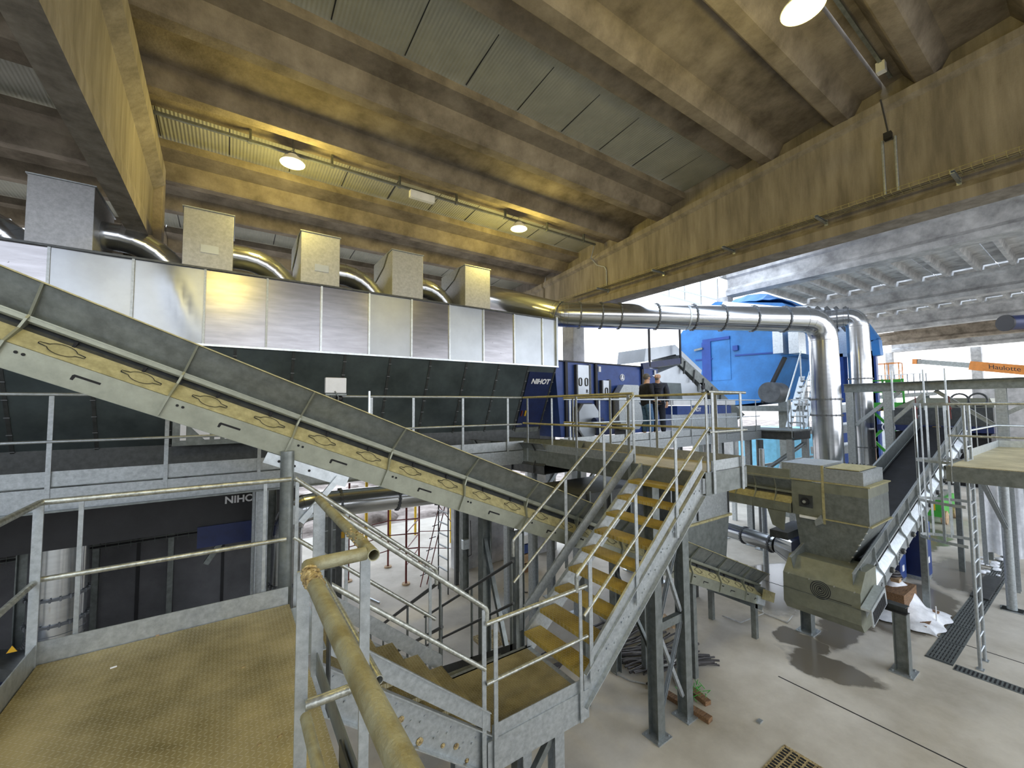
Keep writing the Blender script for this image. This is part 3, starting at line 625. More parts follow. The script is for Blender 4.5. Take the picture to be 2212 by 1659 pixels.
# dark skirts, leaning back towards the bottom
ss = [7.98-.99*k for k in range(22)]
def yk(z): return YM+(6.05-z)*.45
for k in range(len(ss)-1):
    x1, x0 = ss[k], ss[k+1]; navy = (k == 0)
    G().slab([(x0+.01, yk(6.05), 6.05), (x1-.01, yk(6.05), 6.05), (x1-.01, yk(3.95), 3.95), (x0+.01, yk(3.95), 3.95)], -.02).build('skirt_panel', 'skirt', t)
for x in ss:
    g = G(); g.beam((x, yk(6.05)-.02, 6.05), (x, yk(3.95)-.02, 3.95), .03, .05, (1, 0, 0))
    for q in range(7): z = 5.9-.28*q; g.box(x-.035, x+.035, yk(z)-.06, yk(z)-.04, z-.008, z+.008)
    g.build('skirt_flange', 'galv_dark', t)
SK = facing((7.48, yk(5.05)-.03, 5.05), (1, 0, 0), (0, -.41, .912))
G(SK).box(-.43, .43, -.82, .93, 0, .03).build('navy_cover', 'navy', t)
G(SK).box(-.43, .43, -1.15, -.85, 0, .03).build('cover_foot', 'galv_dull', t)
text('NIHOT', .21, facing((7.52, yk(5.62)-.07, 5.62), (1, 0, 0), (0, -.41, .912)), 'letters', t, .006, shear=.15, bold=.008)
G(SK).box(-.25, -.22, -.45, -.28, .03, .07).build('lever', 'yellow', t); G(SK).box(-.38, -.35, -.45, -.28, .03, .07).build('lever', 'red_brown', t)
# big sign on the skirt, half hidden by the conveyor
sg = aty(437, 930, 9.9)
G().box(-.86, 1.3, 9.82, 9.86, 4.22, 4.84).build('sign_board', 'galv_dull', t)
text('NIHOT', .66, facing((.27, 9.81, 4.53), (1, 0, 0), (0, 0, 1)), 'letters', t, .01, bold=.014)
# navy frame below
G().box(-8, .62, 8.9, 10.4, 2.85, 3.5).build('base_frame', 'black', t)
G().box(-.4, .62, 8.86, 8.95, 2.55, 2.9).build('base_bracket', 'navy', t)
nh = aty(525, 1077, 8.88); text('NIHOT', .17, facing((nh.x, 8.87, nh.z), (1, 0, 0), (0, 0, 1)), 'letters', t, .006, bold=.005)
for x in (-5.5, -2.6, .75, 5.18, 5.88):
    g = G(); g.ib((x, 9.87, 0), (x, 9.87, 3.9), .18, .18, .014); g.build('leg', 'galv_dull', t)
for x in (-.3, 5.88): G().chan((x, 9.8, 2.0), (x+1.0, 9.8, 3.6), .09, .09).build('brace', 'galv_dull', t)
G().box(-13.5, 8.0, 10.2, 11.5, 3.8, 6.1).build('hopper_back', 'galv_dark', t)
# --- flood light and small things on the walkway rail
t = thing('floodlight', 'white floodlight box seen from behind on the walkway rail', 'floodlight', (2, 7.2, 5.1))
p = aty(725, 832, 7.2); G().box(p.x-.16, p.x+.16, 7.16, 7.24, p.z-.13, p.z+.12).build('housing', 'plastic_white', t, bevel=.01)
g = G(); g.box(p.x-.16, p.x+.16, 7.14, 7.26, p.z-.17, p.z-.14); g.path([(p.x-.06, 7.2, p.z-.15), (p.x-.06, 7.22, p.z-.28)], .015, 8); g.path([(p.x-.02, 7.15, p.z-.1), (p.x+.03, 7.12, p.z-.2), (p.x+.04, 7.2, p.z-.3)], .01, 8); g.build('bracket', 'galv_dull', t)
G().ball((p.x+.06, 7.2, p.z-.22), .06, 10).build('cable_gland', 'black', t)
p = aty(798, 870, 7.2); tag(G().box(p.x-.015, p.x+.015, 7.2, 7.24, p.z-.35, p.z+.2).build('perforated_strut', 'galv_bright'), 'short perforated steel strut clamped upright to the walkway rail', 'strut')
# --- box fans on the roof of the machine
def fan(x, label):
    t = thing('box_fan', label, 'fan box', (x, 10.4, 7.51))
    G().box(x-.39, x+.39, 9.68, 11.1, 7.52, 8.70).build('box', 'sheet_box', t, bevel=.006)
    g = G(); g.box(x-.41, x+.41, 9.66, 11.14, 8.70, 8.72)
    g.build('cover', 'galv', t); g = G(); g.slab([(x-.42, 11.12, 8.72), (x-.42, 9.95, 8.72), (x-.42, 10.3, 8.45), (x-.42, 11.12, 8.2)], .02); g.build('side_flap', 'galv', t)
    if x in (-.41, 1.57): G().box(x-.12, x+.16, 9.672, 9.68, 7.88, 8.03).build('patch_plate', 'sheet_light', t)
    for y in (9.75, 10.9):
        G().box(x+.39, x+.45, y-.03, y+.03, 7.5, 7.62).build('foot', 'galv_dark', t)
    return t
def fduct(x, nm, last=False):
    t = thing('duct_elbow', nm, 'duct', (x+.5, 10.3, 7.55)); r = .25; y = 10.3; z = 8.08
    pts = [(x+.39, y, z), (x+.62, y, z)]
    if not last:
        for a in (12, 24, 36, 46): pts.append((x+.62+.85*math.sin(math.radians(a)), y+.1*a/46, z-.85*(1-math.cos(math.radians(a)))))
        pts.append((x+1.5, y+.15, z-.55))
    G().path(pts, r, 20).build('duct_body', 'duct', t)
    for i, p in enumerate(pts[1:-1]):
        d = (V(pts[i+2])-V(pts[i])).normalized(); G().disc(p, d, r+.008, .025, 20).build('joint_band', 'duct', t)
    return t
fx = [-2.38, -.41, 1.57, 3.54, 5.51]
fl2 = ['leftmost box fan on the machine roof, the largest in view', 'second box fan from the left, with a pale patch near its foot', 'third box fan from the left, the middle one', 'fourth box fan from the left, its left side lit yellow', 'rightmost box fan, next to the long silver duct']
for x, l in zip(fx, fl2): fan(x, l)
fan(-4.4, 'box fan beyond the left edge of the photo')
for x, l in zip([-4.4]+fx[:4], ['dark duct entering the leftmost box fan from the left edge', 'duct sagging from the leftmost to the second box fan', 'bright yellow lit duct between the second and third box fans', 'duct between the third and fourth box fans', 'short dark duct between the fourth and fifth box fans']): fduct(x, l)
t = thing('collector_duct', 'long low duct lying behind the row of box fans', 'duct', (1.5, 11.3, 7.55)); G().path([(-4, 11.35, 7.85), (6.2, 11.35, 7.85)], .27, 20).build('duct_body', 'duct', t)
# --- the big ducts
def duct(name, label, pts, r, joints, smooth=5, mt='duct', jr=.03):
    P = [V(p) for p in pts]; t = thing(name, label, 'duct', P[-1] if P[-1].z < P[0].z else P[0])
    # round the corners into mitred gores
    out = [P[0]]
    for i in range(1, len(P)-1):
        a = (P[i-1]-P[i]).normalized(); b = (P[i+1]-P[i]).normalized(); ang = a.angle(b)
        if ang > 2.9: out.append(P[i]); continue
        R = r*1.75; L = min(R/math.tan(ang/2), (P[i-1]-P[i]).length*.48, (P[i+1]-P[i]).length*.48)
        s, e = P[i]+a*L, P[i]+b*L
        for k in range(smooth+1):
            u = k/smooth; out.append(s*(1-u)**2+P[i]*2*u*(1-u)+e*u*u)
    out.append(P[-1])
    g = G()
    for i in range(len(out)-1):      # gores as separate facets so that the mitre lines show
        pass
    g.path(out, r, 32); g.build('duct_body', mt, t)
    for i in range(1, len(out)-1):
        d = (out[i+1]-out[i-1]).normalized(); G().ring(out[i], d, r, .006, 32, 5).build('gore_seam', 'duct_joint', t)
    for seg, fr in joints:
        a, b = P[seg], P[seg+1]; c = a.lerp(b, fr); d = (b-a).normalized(); g = G(); g.disc(c, d, r+jr, .035, 32)
        u = d.cross(V((0, 0, 1)) if abs(d.z) < .9 else V((1, 0, 0))).normalized(); v = d.cross(u)
        for k in range(20): an = k*math.pi/10; q = c+(u*math.cos(an)+v*math.sin(an))*(r+jr*.8); g.beam(q-d*.03, q+d*.03, .022, .022)
        g.build('flange', 'duct_joint', t)
    return t, out
D0, D1, D2 = atd(1062, 643, 13.8), atd(1210, 680, 12.7), atd(1735, 688, 12.7)
D3 = V((atd(1779, 760, 12.9).x, atd(1779, 760, 12.9).y, D2.z)); D3b = V((D3.x, D3.y, .0))
dt, do = duct('exhaust_duct', 'thick silver duct running across and turning down to the floor, the front one', [D0, D1, D3, D3b], .385,
     [(0, .99), (1, .07), (1, .15), (1, .22), (1, .36), (1, .50), (1, .61), (1, .73), (1, .85), (2, .33), (2, .395), (2, .60), (2, .78)])
g = G(); c = D1.lerp(D3, .475); d = (D3-D1).normalized(); g.disc(c, d, .40, .05, 32); g.build('clamp_band', 'galv_bright', dt)
E0, E1 = atd(1560, 668, 19.5), atd(1790, 690, 17.2); E2 = V((atd(1853, 720, 16.6).x, atd(1853, 720, 16.6).y, E1.z)); E3 = V((E2.x, E2.y, 0))
duct('exhaust_duct', 'second silver duct turning down to the floor behind the front one', [E0, E1, E2, E3], .37, [(0, .75), (0, .85), (0, .95), (1, .3), (1, .7), (2, .3), (2, .62), (2, .75)])
duct('lower_duct', 'dark horizontal duct under the walkway with an elbow down to the floor', [(5.6, 8.95, 2.92), (.95, 8.95, 3.0), (.95, 8.95, 0)], .26, [(0, .35), (0, .55), (0, .80), (1, .45), (1, .75)])
duct('fan_duct', 'silver vertical duct in the dark behind the near railing', [(-2.15, 9.5, 2.9), (-2.15, 9.5, 1.35), (-2.6, 9.5, .6)], .33, [(0, .55), (0, .8)])
t = thing('blower', 'dark blower housing in the lower left corner behind the railing', 'blower', (-2.6, 9.2, 0))
g = G(); g.disc((-2.75, 8.9, .75), (0, 1, 0), .75, .55, 36); g.build('scroll', 'galv_dark', t); g = G(); g.disc((-2.75, 8.6, .75), (0, 1, 0), .60, .06, 36); g.build('inlet', 'navy', t); G().box(-3.2, -2.3, 8.5, 9.3, 0, .12).build('base', 'galv_dark', t)
p = aty(26, 1402, 8.5); g = G(); g.prism([(p.x-.05, p.z-.04), (p.x+.05, p.z-.04), (p.x, p.z+.045)], 'y', 8.49, 8.5); g.build('warning_sign', 'yellow_sign', t)
G().path([(-6, 8.8, 2.35), (-2.5, 8.8, 2.45), (.2, 8.8, 2.55)], .02, 6)
t = thing('cable_basket', 'dark wire cable basket running across the back wall', 'cable tray', (-1.5, 11.8, 2.2))
g = G()
for z in (2.1, 2.16, 2.22): g.path([(-6, 11.75, z-.03), (.4, 11.75, z+.03)], .008, 5)
for i in range(34): g.path([(-6+.19*i, 11.72, 2.06), (-6+.19*i, 11.72, 2.28)], .004, 4)
g.build('wire_mesh', 'galv_dull', t); G().path([(-6, 11.78, 2.1), (.4, 11.78, 2.14)], .02, 6).build('cable', 'black', t)
# ================= CONVEYORS =================
def conveyor(name, label, o, d, L, width, H, pitch, mt='galv_green', ledge='galv_dusty', slots=True, ribs=True, near=-1, belt=True, flare=.16, ldir=(0, 1, 0)):
    """o: bottom corner of the near side frame, d: travel direction, near side towards the viewer"""
    d = V(d).normalized(); l = V(ldir).normalized(); n = d.cross(l)
    if n.z < 0: n = -n
    F = frame(o, d, l, n); t = thing(name, label, 'conveyor', o)
    def sheet(pl, m, nm, t_=.006):
        g = G(F)
        for (a, b), (c, e) in zip(pl, pl[1:]): g.beam((0, (a+c)/2, (b+e)/2), (L, (a+c)/2, (b+e)/2), math.hypot(c-a, e-b), t_, V((0, -(e-b), (c-a))))
        return g.build(nm, m, t)
    for s, y0 in ((1, 0), (-1, width)):
        Y = lambda v: y0+s*v
        k = H/.65
        sheet([(Y(.05), -.012*k), (Y(0), -.012*k), (Y(0), .165*k)], mt, 'side_frame')
        sheet([(Y(0), .168*k), (Y(.105), .285*k)], ledge, 'ledge')
        sheet([(Y(.105), .285*k), (Y(.17), .37*k)], 'galv_dark', 'inner_web')
        g = G(F); g.path([(0, Y(.12), .355*k), (L, Y(.12), .355*k)], .016, 8); g.beam((0, Y(.10), .39*k), (L, Y(.10), .39*k), .05, .012, (0, 0, 1)); g.beam((0, Y(.085), .372*k), (L, Y(.085), .372*k), .012, .035, (0, 0, 1)); g.build('edge_rail', mt, t)
        sheet([(Y(.13), .39*k), (Y(.13-flare), .64*k)], 'galv_dull', 'skirt_board')
        g = G(F); g.beam((0, Y(.13-flare-.015), .645*k), (L, Y(.13-flare-.015), .645*k), .045, .01, (0, 0, 1)); g.build('top_flange', ledge if ledge != 'galv_bright' else mt, t)
        if s == 1:
            i = 0; x = .32 if ribs else L
            while x < L:
                rb = G(F)
                pr = [(-.03, 0), (-.03, .17*k), (.05, .29*k), (.06, .37*k), (.075, .40*k), (.13-flare-.035, .65*k), (.13-flare+.01, .65*k), (.135, .40*k), (.18, .36*k), (.11, .28*k), (.01, .16*k), (.01, 0)]
                rb.loft([(x, a, b) for a, b in pr], [(x+.016, a, b) for a, b in pr]); rb.build('rib', mt, t)
                if slots:
                    g = G(F)
                    for q in (.09, .13): G(F).disc((x+q, -.006, .12*k), (0, 1, 0), .011, .01, 8).build('bolt_hole', 'slot', t)
                    xs = x+.42*pitch; g.prism([(xs, .055*k), (xs+.018, .055*k), (xs+.022, .083*k), (xs+.17, .083*k), (xs+.17, .1*k), (xs+.01, .1*k), (xs, .09*k)], 'y', -.005, .004); g.build('slot', 'slot', t)
                    for q in (.28, .78):
                        c = V((x+q*pitch, .048, .232*k)); g = G(F); pts = []
                        for a in range(40):
                            an = 2*math.pi*a/40; rr = .085 if abs(math.sin(an)) > .2 else .135
                            pts.append(c+V((math.cos(an)*rr, math.sin(an)*.036, math.sin(an)*.040+.006)))
                        g.path(pts, .0028, 4, closed=True); g.build('cutout_line', 'slot', t)
                    
                    for q in (.3, .75): G(F).box(x+q*pitch, x+q*pitch+.02, .10, .16, .26*k, .33*k).build('idler_notch', 'slot', t)
                x += pitch; i += 1
    if belt:
        g = G(F); w = width
        pl = [(.16, .42*H/.65), (.34, .30*H/.65), (w-.34, .30*H/.65), (w-.16, .42*H/.65)]
        for (a, b), (c, e) in zip(pl, pl[1:]): g.beam((0, (a+c)/2, (b+e)/2), (L, (a+c)/2, (b+e)/2), math.hypot(c-a, e-b)+.01, .012, V((0, -(e-b), (c-a))))
        g.build('belt', 'rubber', t)
    g = G(F); g.beam((0, width/2, -.005), (L, width/2, -.005), width-.1, .01); g.build('bottom_pan', 'galv_dark', t)
    return t, F
# conveyor 1 falls from the upper left to the right behind the stairs
d1 = V((1, 0, -.4235)); x0 = -2.62
c1, F1 = conveyor('belt_conveyor', 'long conveyor falling from the upper left to the right behind the railings', (x0, 4.45, 4.655-.4205*x0), d1, 13.05, 1.15, .65, .995)
rb = aty(625, 1005, 4.45)
t = c1
FB = frame((.12, 4.44, 4.60-.05), d1.normalized(), V((0, 1, 0)), d1.normalized().cross(V((0, 1, 0)))*1)
g = G(frame((.30, 4.43, 4.50), d1.normalized(), (0, 1, 0), V((.39, 0, .92)))); g.box(0, .78, 0, .012, -.10, 0)
g.build('bracket', 'galv_bright', t)
g = G(frame((.30, 4.43, 4.50), d1.normalized(), (0, 1, 0), V((.39, 0, .92))))
for q in (.12, .26, .4, .68): G(g.F).disc((q, -.003, -.05), (0, 1, 0), .012, .01, 10).build('bolt_hole', 'slot', t)
a, b = aty(733, 1030, 4.42), aty(650, 1128, 4.42); G().chan(a, b, .055, .03, .006, (0, 1, 0)).build('brace', 'galv_bright', t)
p = aty(618, 1100, 4.4); g = G(); g.path([(.46, 4.42, 0), (.46, 4.42, 4.5)], .058, 20); g.build('support_post', 'galv_dull', t)
G().prism([(.5, 3.80), (.72, 3.86), (.5, 4.0)], 'y', 4.43, 4.44).build('gusset', 'galv', t)
for x in (3.2, 6.0): 
    z = 4.6-.4205*x; g = G(); g.ib((x, 4.6, 0), (x, 4.6, z), .14, .14, .01); g.ib((x, 5.45, 0), (x, 5.45, z), .14, .14, .01); g.chan((x, 4.6, z*.3), (x, 5.45, z*.9), .06, .06); g.build('trestle', 'galv_dull', t)
g = G(F1); g.box(12.75, 13.1, -.03, .01, .0, .16); g.build('tail_plate', 'galv_bright', t)
g = G(F1); g.box(12.9, 13.35, -.09, -.04, .12, .32); g.build('tail_guard', 'galv_dusty', t)
for q in (9.9, 10.35, 10.8, 11.25, 11.7, 12.1, 12.5, 12.9): g = G(F1); g.slab([(q, .10, .4), (q, -.05, .66), (q+.01, 1.2, .66), (q+.01, 1.05, .4)], .012); g.build('skirt_rib', 'galv_dull', t)
G(F1).box(12.85, 13.2, .05, 1.1, -.1, .35).build('tail_box', 'galv_dull', t)
for q in (10.5, 12.9):
    z = (F1 @ V((q, 0, 0))).z; x = (F1 @ V((q, 0, 0))).x
    for y in (4.55, 5.5): G().box(x-.05, x+.05, y-.05, y+.05, 0, z+.05).build('foot', 'galv_dull', t)
text('NT12', .07, F1 @ frame((4.05, .04, .187), (1, 0, 0), (0, .94, .34), (0, -.34, .94)), 'letters', c1, .002, name='stencil')
# chute that feeds conveyor 1
t = thing('feed_chute', 'big bolted steel chute emptying onto the tail of the long conveyor', 'chute', (7.7, 5.0, 1.9))
A = [aty(1440, 1085, 4.62), aty(1578, 1045, 4.62), aty(1573, 1188, 4.62), aty(1440, 1150, 4.62)]
x0, x1 = 6.6, 8.55
g = G(); g.prism([(x0, 3.60), (x1, 3.55), (x1-.0, 2.66), (x0, 2.66)], 'y', 4.62, 5.9); g.build('upper_box', 'galv', t)
g = G(); g.loft([(x0, 4.62, 2.66), (x1-.02, 4.62, 2.66), (x1-.02, 5.9, 2.66), (x0, 5.9, 2.66)], [(x0+.2, 4.66, 2.0), (x1-.12, 4.66, 1.72), (x1-.12, 5.5, 1.72), (x0+.2, 5.5, 2.0)]); g.build('lower_funnel', 'galv_dull', t)
g = G(); g.box(x0-.03, x1+.03, 4.58, 5.95, 2.64, 2.68); g.build('flange', 'galv_dusty', t)
for x in (7.4, x1-.05): G().beam((x, 4.61, 3.5), (x, 4.61, 2.7), .03, .02).build('bolt_strip', 'galv_dark', t)
# dark conveyor under the upper deck feeding the chute
c2, F2 = conveyor('belt_conveyor', 'dark conveyor passing under the upper deck bridge to the chute', (5.2, 6.5, 3.55), (0, 1, -.03), -0.01+3.0, 1.1, .6, .8, 'galv_dark', 'galv_dark', slots=False, ldir=(1, 0, 0))
t = thing('transfer_conveyor', 'dark horizontal trough conveyor seen through the yellow stair', 'conveyor', (6, 5.1, 2.6))
G().box(4.75, 6.6, 5.0, 6.2, 2.9, 3.45).build('trough', 'galv_dark', t)
for i in range(4): G().box(4.9+.5*i, 4.93+.5*i, 4.95, 5.0, 2.88, 3.5).build('rib', 'galv_dull', t)
g = G(); g.disc((6.15, 4.95, 2.75), (0, 1, 0), .09, .1, 20); g.box(6.02, 6.28, 4.96, 5.0, 2.62, 2.88); g.build('bearing_block', 'black', t)
for x in (4.95, 6.45): G().box(x-.05, x+.05, 5.1, 5.2, 0, 2.9).build('leg', 'galv_dull', t)
# ================= MIDDLE BACKGROUND =================
t = thing('sorting_unit', 'dark blue bolted cabinet machine with access doors beyond the silver panels', 'machine', (10.6, 10.2, 4.0))
g = G(); g.prism([(8.35, 3.95), (9.85, 3.95), (9.85, 6.3), (8.15, 6.3), (8.15, 6.0)], 'y', 9.6, 11.5); g.build('housing', 'navy_mid', t)
G().box(9.85, 12.18, 9.6, 11.4, 3.95, 6.28).build('housing', 'navy_mid', t)
G().box(12.2, 13.15, 9.62, 11.4, 3.95, 6.26).build('housing', 'navy_mid', t)
for x in (8.55, 9.85, 12.19): 
    g = G(); g.box(x-.05, x+.05, 9.53, 9.62, 3.95, 6.31); g.build('flange', 'black', t)
G().box(8.15, 13.2, 9.54, 9.62, 6.27, 6.31).build('top_flange', 'black', t)
def door(x0, x1, z0, z1, n):
    d = G().box(x0, x1, 9.50, 9.6, z0, z1).build('access_door', 'sheet_light', t, bevel=.005)
    g = G(); g.box(x0-.06, x0, 9.48, 9.6, z0, z1); g.box(x1-.03, x1+.07, 9.50, 9.6, z0-.03, z1+.03); g.build('door_frame', 'galv_dark', t)
    for k in range(n):
        c = x0+(x1-x0)*((k+1)/(n+1) if n == 1 else (.22 if k == 0 else .72)); zc = (z0+z1)/2-.05; w, h = .055, .12
        G().path([(c-w, 9.485, zc-h*.7), (c-w, 9.485, zc+h*.7), (c-w*.4, 9.485, zc+h), (c+w*.4, 9.485, zc+h), (c+w, 9.485, zc+h*.7), (c+w, 9.485, zc-h*.7), (c+w*.4, 9.485, zc-h), (c-w*.4, 9.485, zc-h)], .014, 6, closed=True).build('handle', 'galv_dark', d)
    return d
dd = door(8.98, 9.50, 5.22, 6.2, 2)
text('R', .16, facing((9.38, 9.49, 5.36), (1, 0, 0), (0, 0, 1)), 'ink', t, .004, name='marker_letter')
door(10.1, 10.42, 5.1, 5.74, 1)
g = G(); g.ring((11.15, 9.585, 5.87), (0, 1, 0), .11, .012, 28); g.build('emblem', 'letters', t)
g = G(); g.ball((11.15, 9.58, 5.91), .05, 10, (1, .2, 1.0)); g.prism([(11.08, 5.80), (11.22, 5.80), (11.19, 5.9), (11.11, 5.9)], 'y', 9.575, 9.59); g.build('emblem', 'letters', t)
def octa(xc, zc, w, h, c, y0, y1): return G().prism([(xc-w+c, zc-h), (xc+w-c, zc-h), (xc+w, zc-h+c*1.2), (xc+w, zc+h-c*1.2), (xc+w-c, zc+h), (xc-w+c, zc+h), (xc-w, zc+h-c*1.2), (xc-w, zc-h+c*1.2)], 'y', y0, y1)
octa(9.25, 4.46, .42, .5, .2, 9.3, 9.42).build('fan_plate', 'sheet_light', t); octa(9.25, 4.46, .45, .53, .2, 9.42, 9.6).build('fan_plate', 'black', t)
octa(11.2, 4.85, .62, .75, .25, 9.25, 9.5).build('fan_plate', 'galv', t); octa(11.15, 4.7, .64, .8, .25, 9.5, 9.6).build('fan_plate', 'black', t)
g = G(); g.disc((9.42, 9.1, 4.44), (1, .2, 0), .10, .42, 18); g.build('motor', 'navy', t); G().box(9.5, 10.1, 9.05, 9.25, 4.0, 4.25).build('motor_base', 'navy', t)
for x in (10.0, 12.9): G().box(x, x+.1, 9.57, 9.6, 6.02, 6.2).build('label_plate', 'letters', t)
# silver head of an inclined conveyor behind the men
t = thing('inclined_conveyor', 'silver enclosed conveyor head sloping down to the right behind the men', 'conveyor', (14.5, 10, 4.0))
g = G(); g.prism([(12.5, 6.5), (12.6, 7.0), (14.4, 7.28), (16.2, 6.35), (16.1, 6.05), (14.4, 6.9)], 'y', 9.7, 11); g.build('hood', 'sheet_light', t)
g = G(); g.prism([(12.8, 6.0), (14.35, 6.45), (15.9, 5.5), (16.1, 5.0), (14.5, 5.15), (13.2, 5.85)], 'y', 9.6, 10.9); g.build('head_box', 'sheet_light', t)
g = G(); g.prism([(14.4, 6.85), (16.1, 6.02), (19.2, 4.45), (18.6, 4.25), (14.4, 6.45)], 'y', 9.5, 10.8); g.build('side_frame', 'galv_dull', t)
for i in range(6):
    x = 14.7+.62*i; z = 6.78-(x-14.4)*.52; G().beam((x, 9.48, z), (x-.12, 9.48, z-.5), .05, .05, (0, 1, 0)).build('rib', 'galv_dark', t)
g = G(); g.beam((12.1, 9.5, 6.3), (14.38, 9.5, 6.62), .1, .22); g.build('dark_beam', 'navy', t)
for x, z in ((14.38, 6.5), (12.5, 6.3)): G().box(x-.03, x+.03, 9.44, 9.5, z, z+2.1 if x > 13 else z+1.6).build('hanger_rod', 'black', t)
g = G(); g.box(15.7, 16.05, 9.5, 9.58, 5.45, 5.8); g.build('bearing_plate', 'galv', t); G().disc((15.87, 9.47, 5.62), (0, 1, 0), .09, .06, 16).build('bearing', 'black', t)
G().prism([(13.0, 5.75), (14.4, 5.75), (14.5, 4.95), (13.5, 5.1)], 'y', 9.5, 9.6).build('side_cover', 'skirt', t)
t = thing('conveyor_machine', 'low white machine with a navy band behind the walkway railing', 'machine', (15, 9.4, 4.0))
G().box(13.6, 18, 9.3, 10.4, 4.9, 5.12).build('top_cover', 'white_paint', t); G().box(13.8, 17.6, 9.28, 10.3, 4.55, 4.88).build('band', 'navy_mid', t); G().box(13.6, 18.2, 9.35, 10.4, 3.9, 4.55).build('lower_body', 'galv_bright', t)
text('NIHOT', .2, facing((15.0, 9.27, 4.72), (1, 0, 0), (0, 0, 1)), 'letters', t, .006, shear=.12, bold=.006)
for x in (14, 16, 17.8): G().box(x, x+.14, 9.35, 9.5, 0, 3.9).build('leg', 'galv', t)
# the big blue housing
t = thing('trommel_housing', 'huge bright blue faceted housing with a recessed door', 'machine', (23, 10.5, 4))
def dr(a, b): p = atx(a, b, 20.0); return (p.y, p.z)
poly = [dr(1469, 760), dr(1471, 720), dr(1492, 690), dr(1545, 652), dr(1690, 654), dr(1740, 690), dr(1740, 765), dr(1700, 770), dr(1655, 868), dr(1560, 878), dr(1500, 835)]
G().prism(poly, 'x', 20.0, 23.0).build('housing', 'blue', t)
a = dr(1535, 738); b = dr(1580, 820)
G().box(19.98, 20.0, b[0], a[0], b[1], a[1]+.05).build('door', 'blue', t)
G().box(19.93, 20.01, a[0]-.02, a[0]+.45, b[1], a[1]).build('door_recess', 'blue_deep', t); G().box(19.93, 20.0, b[0], a[0]+.4, a[1], a[1]+.14).build('door_recess', 'blue_deep', t)
for (p, q) in ((dr(1503, 778), dr(1540, 775)), (dr(1588, 768), dr(1700, 760))): G().beam((19.98, p[0], p[1]), (19.98, q[0], q[1]), .05, .07).build('seam_flange', 'blue_deep', t)
p = dr(1590, 752); G().box(19.9, 20, p[0]-.12, p[0]+.12, p[1]-.12, p[1]+.12).build('sensor_box', 'blue_deep', t)
p = dr(1512, 754); G().beam((19.9, p[0]+.25, p[1]-.05), (19.9, p[0]-.2, p[1]), .06, .1).build('latch', 'galv_dull', t)
for (a1, b1, a2, b2, m) in ((1668, 715, 1692, 762, 'galv_bright'), (1702, 716, 1726, 762, 'galv_bright')):
    p, q = atx(a1, b1, 19.3), atx(a2, b2, 19.3); G().box(19.3, 20, q.y, p.y, q.z, p.z).build('side_hatch', m, t)
p, q = dr(1698, 772), dr(1650, 870); G().beam((19.9, p[0], p[1]), (19.9, q[0], q[1]), .2, .12).build('edge_beam', 'black', t)
for y in (8.2, 12.4): G().box(20.2, 20.6, y, y+.35, 0, 5.1).build('leg', 'galv_dull', t)
G().box(20, 23, 7.4, 12.8, 4.6, 4.85).build('support_deck', 'galv_dull', t)
mo = G(); p = atx(1672, 848, 18.5); mo.disc(p, (1, 0, 0), .42, .9, 20); mo.build('motor', 'duct_joint', t)
t = thing('tarpaulin', 'crumpled bright blue tarpaulin lying on top of the blue housing', 'tarpaulin', (22, 10, 9.6))
g = G(); N = 14; vs = []; fs = []
pa = atx(1500, 658, 20.6); pb = atx(1690, 655, 20.6)
for i in range(N+1):
    for j in range(6):
        u = i/N; y = pa.y*(1-u)+pb.y*u; z = dr(1600, 655)[1]-.1+(.35*abs(math.sin(5.1*u+1))+.45*math.sin(math.pi*u))*(.3 if j in (0, 5) else 1)*.8+random.uniform(-.06, .06); vs.append((20.1+j*.55, y, z))
for i in range(N):
    for j in range(5): a = i*6+j; fs.append((a, a+1, a+7, a+6))
g.add(vs, fs); o = g.build('sheet', 'blue', t); md = o.modifiers.new('s', 'SOLIDIFY'); md.thickness = .03
t = thing('filter_house', 'pale ribbed enclosure with a blue edge beam behind the two duct bends', 'enclosure', (28, 8, 6))
def fh(a, b, X=27.0): p = atx(a, b, X); return (p.y, p.z)
pl = [fh(1700, 655), fh(1840, 672), fh(1893, 738), fh(1895, 768), fh(1700, 775)]
G().prism(pl, 'x', 27, 27.7).build('housing', 'galv_bright', t)
for a in (1745, 1765, 1785, 1805, 1825): 
    p, q = fh(a, 664), fh(a+45, 715); G().beam((26.9, p[0], p[1]), (26.9, q[0], q[1]), .12, .16).build('rib', 'galv_dark', t)
    p, q = fh(a+8, 672), fh(a+25, 694); G().box(26.92, 27, min(p[0], q[0]), max(p[0], q[0]), min(p[1], q[1]), max(p[1], q[1])).build('panel', 'galv_dusty', t)
pts = [fh(1850, 678, 26.7), fh(1893, 735, 26.7), fh(1897, 768, 26.7)]
for p, q in zip(pts, pts[1:]): G().beam((26.7, p[0], p[1]), (26.7, q[0], q[1]), .5, .3).build('edge_beam', 'blue', t)
for a in (1815, 1880, 1885): p = fh(a, 800); G().box(27, 27.3, p[0]-.15, p[0]+.15, 0, 7.6).build('leg', 'navy_mid', t)
p = fh(1800, 800); G().box(27.2, 28, p[0]-1.3, p[0]+.6, 4.6, 7.5).build('lower_wall', 'navy_mid', t)
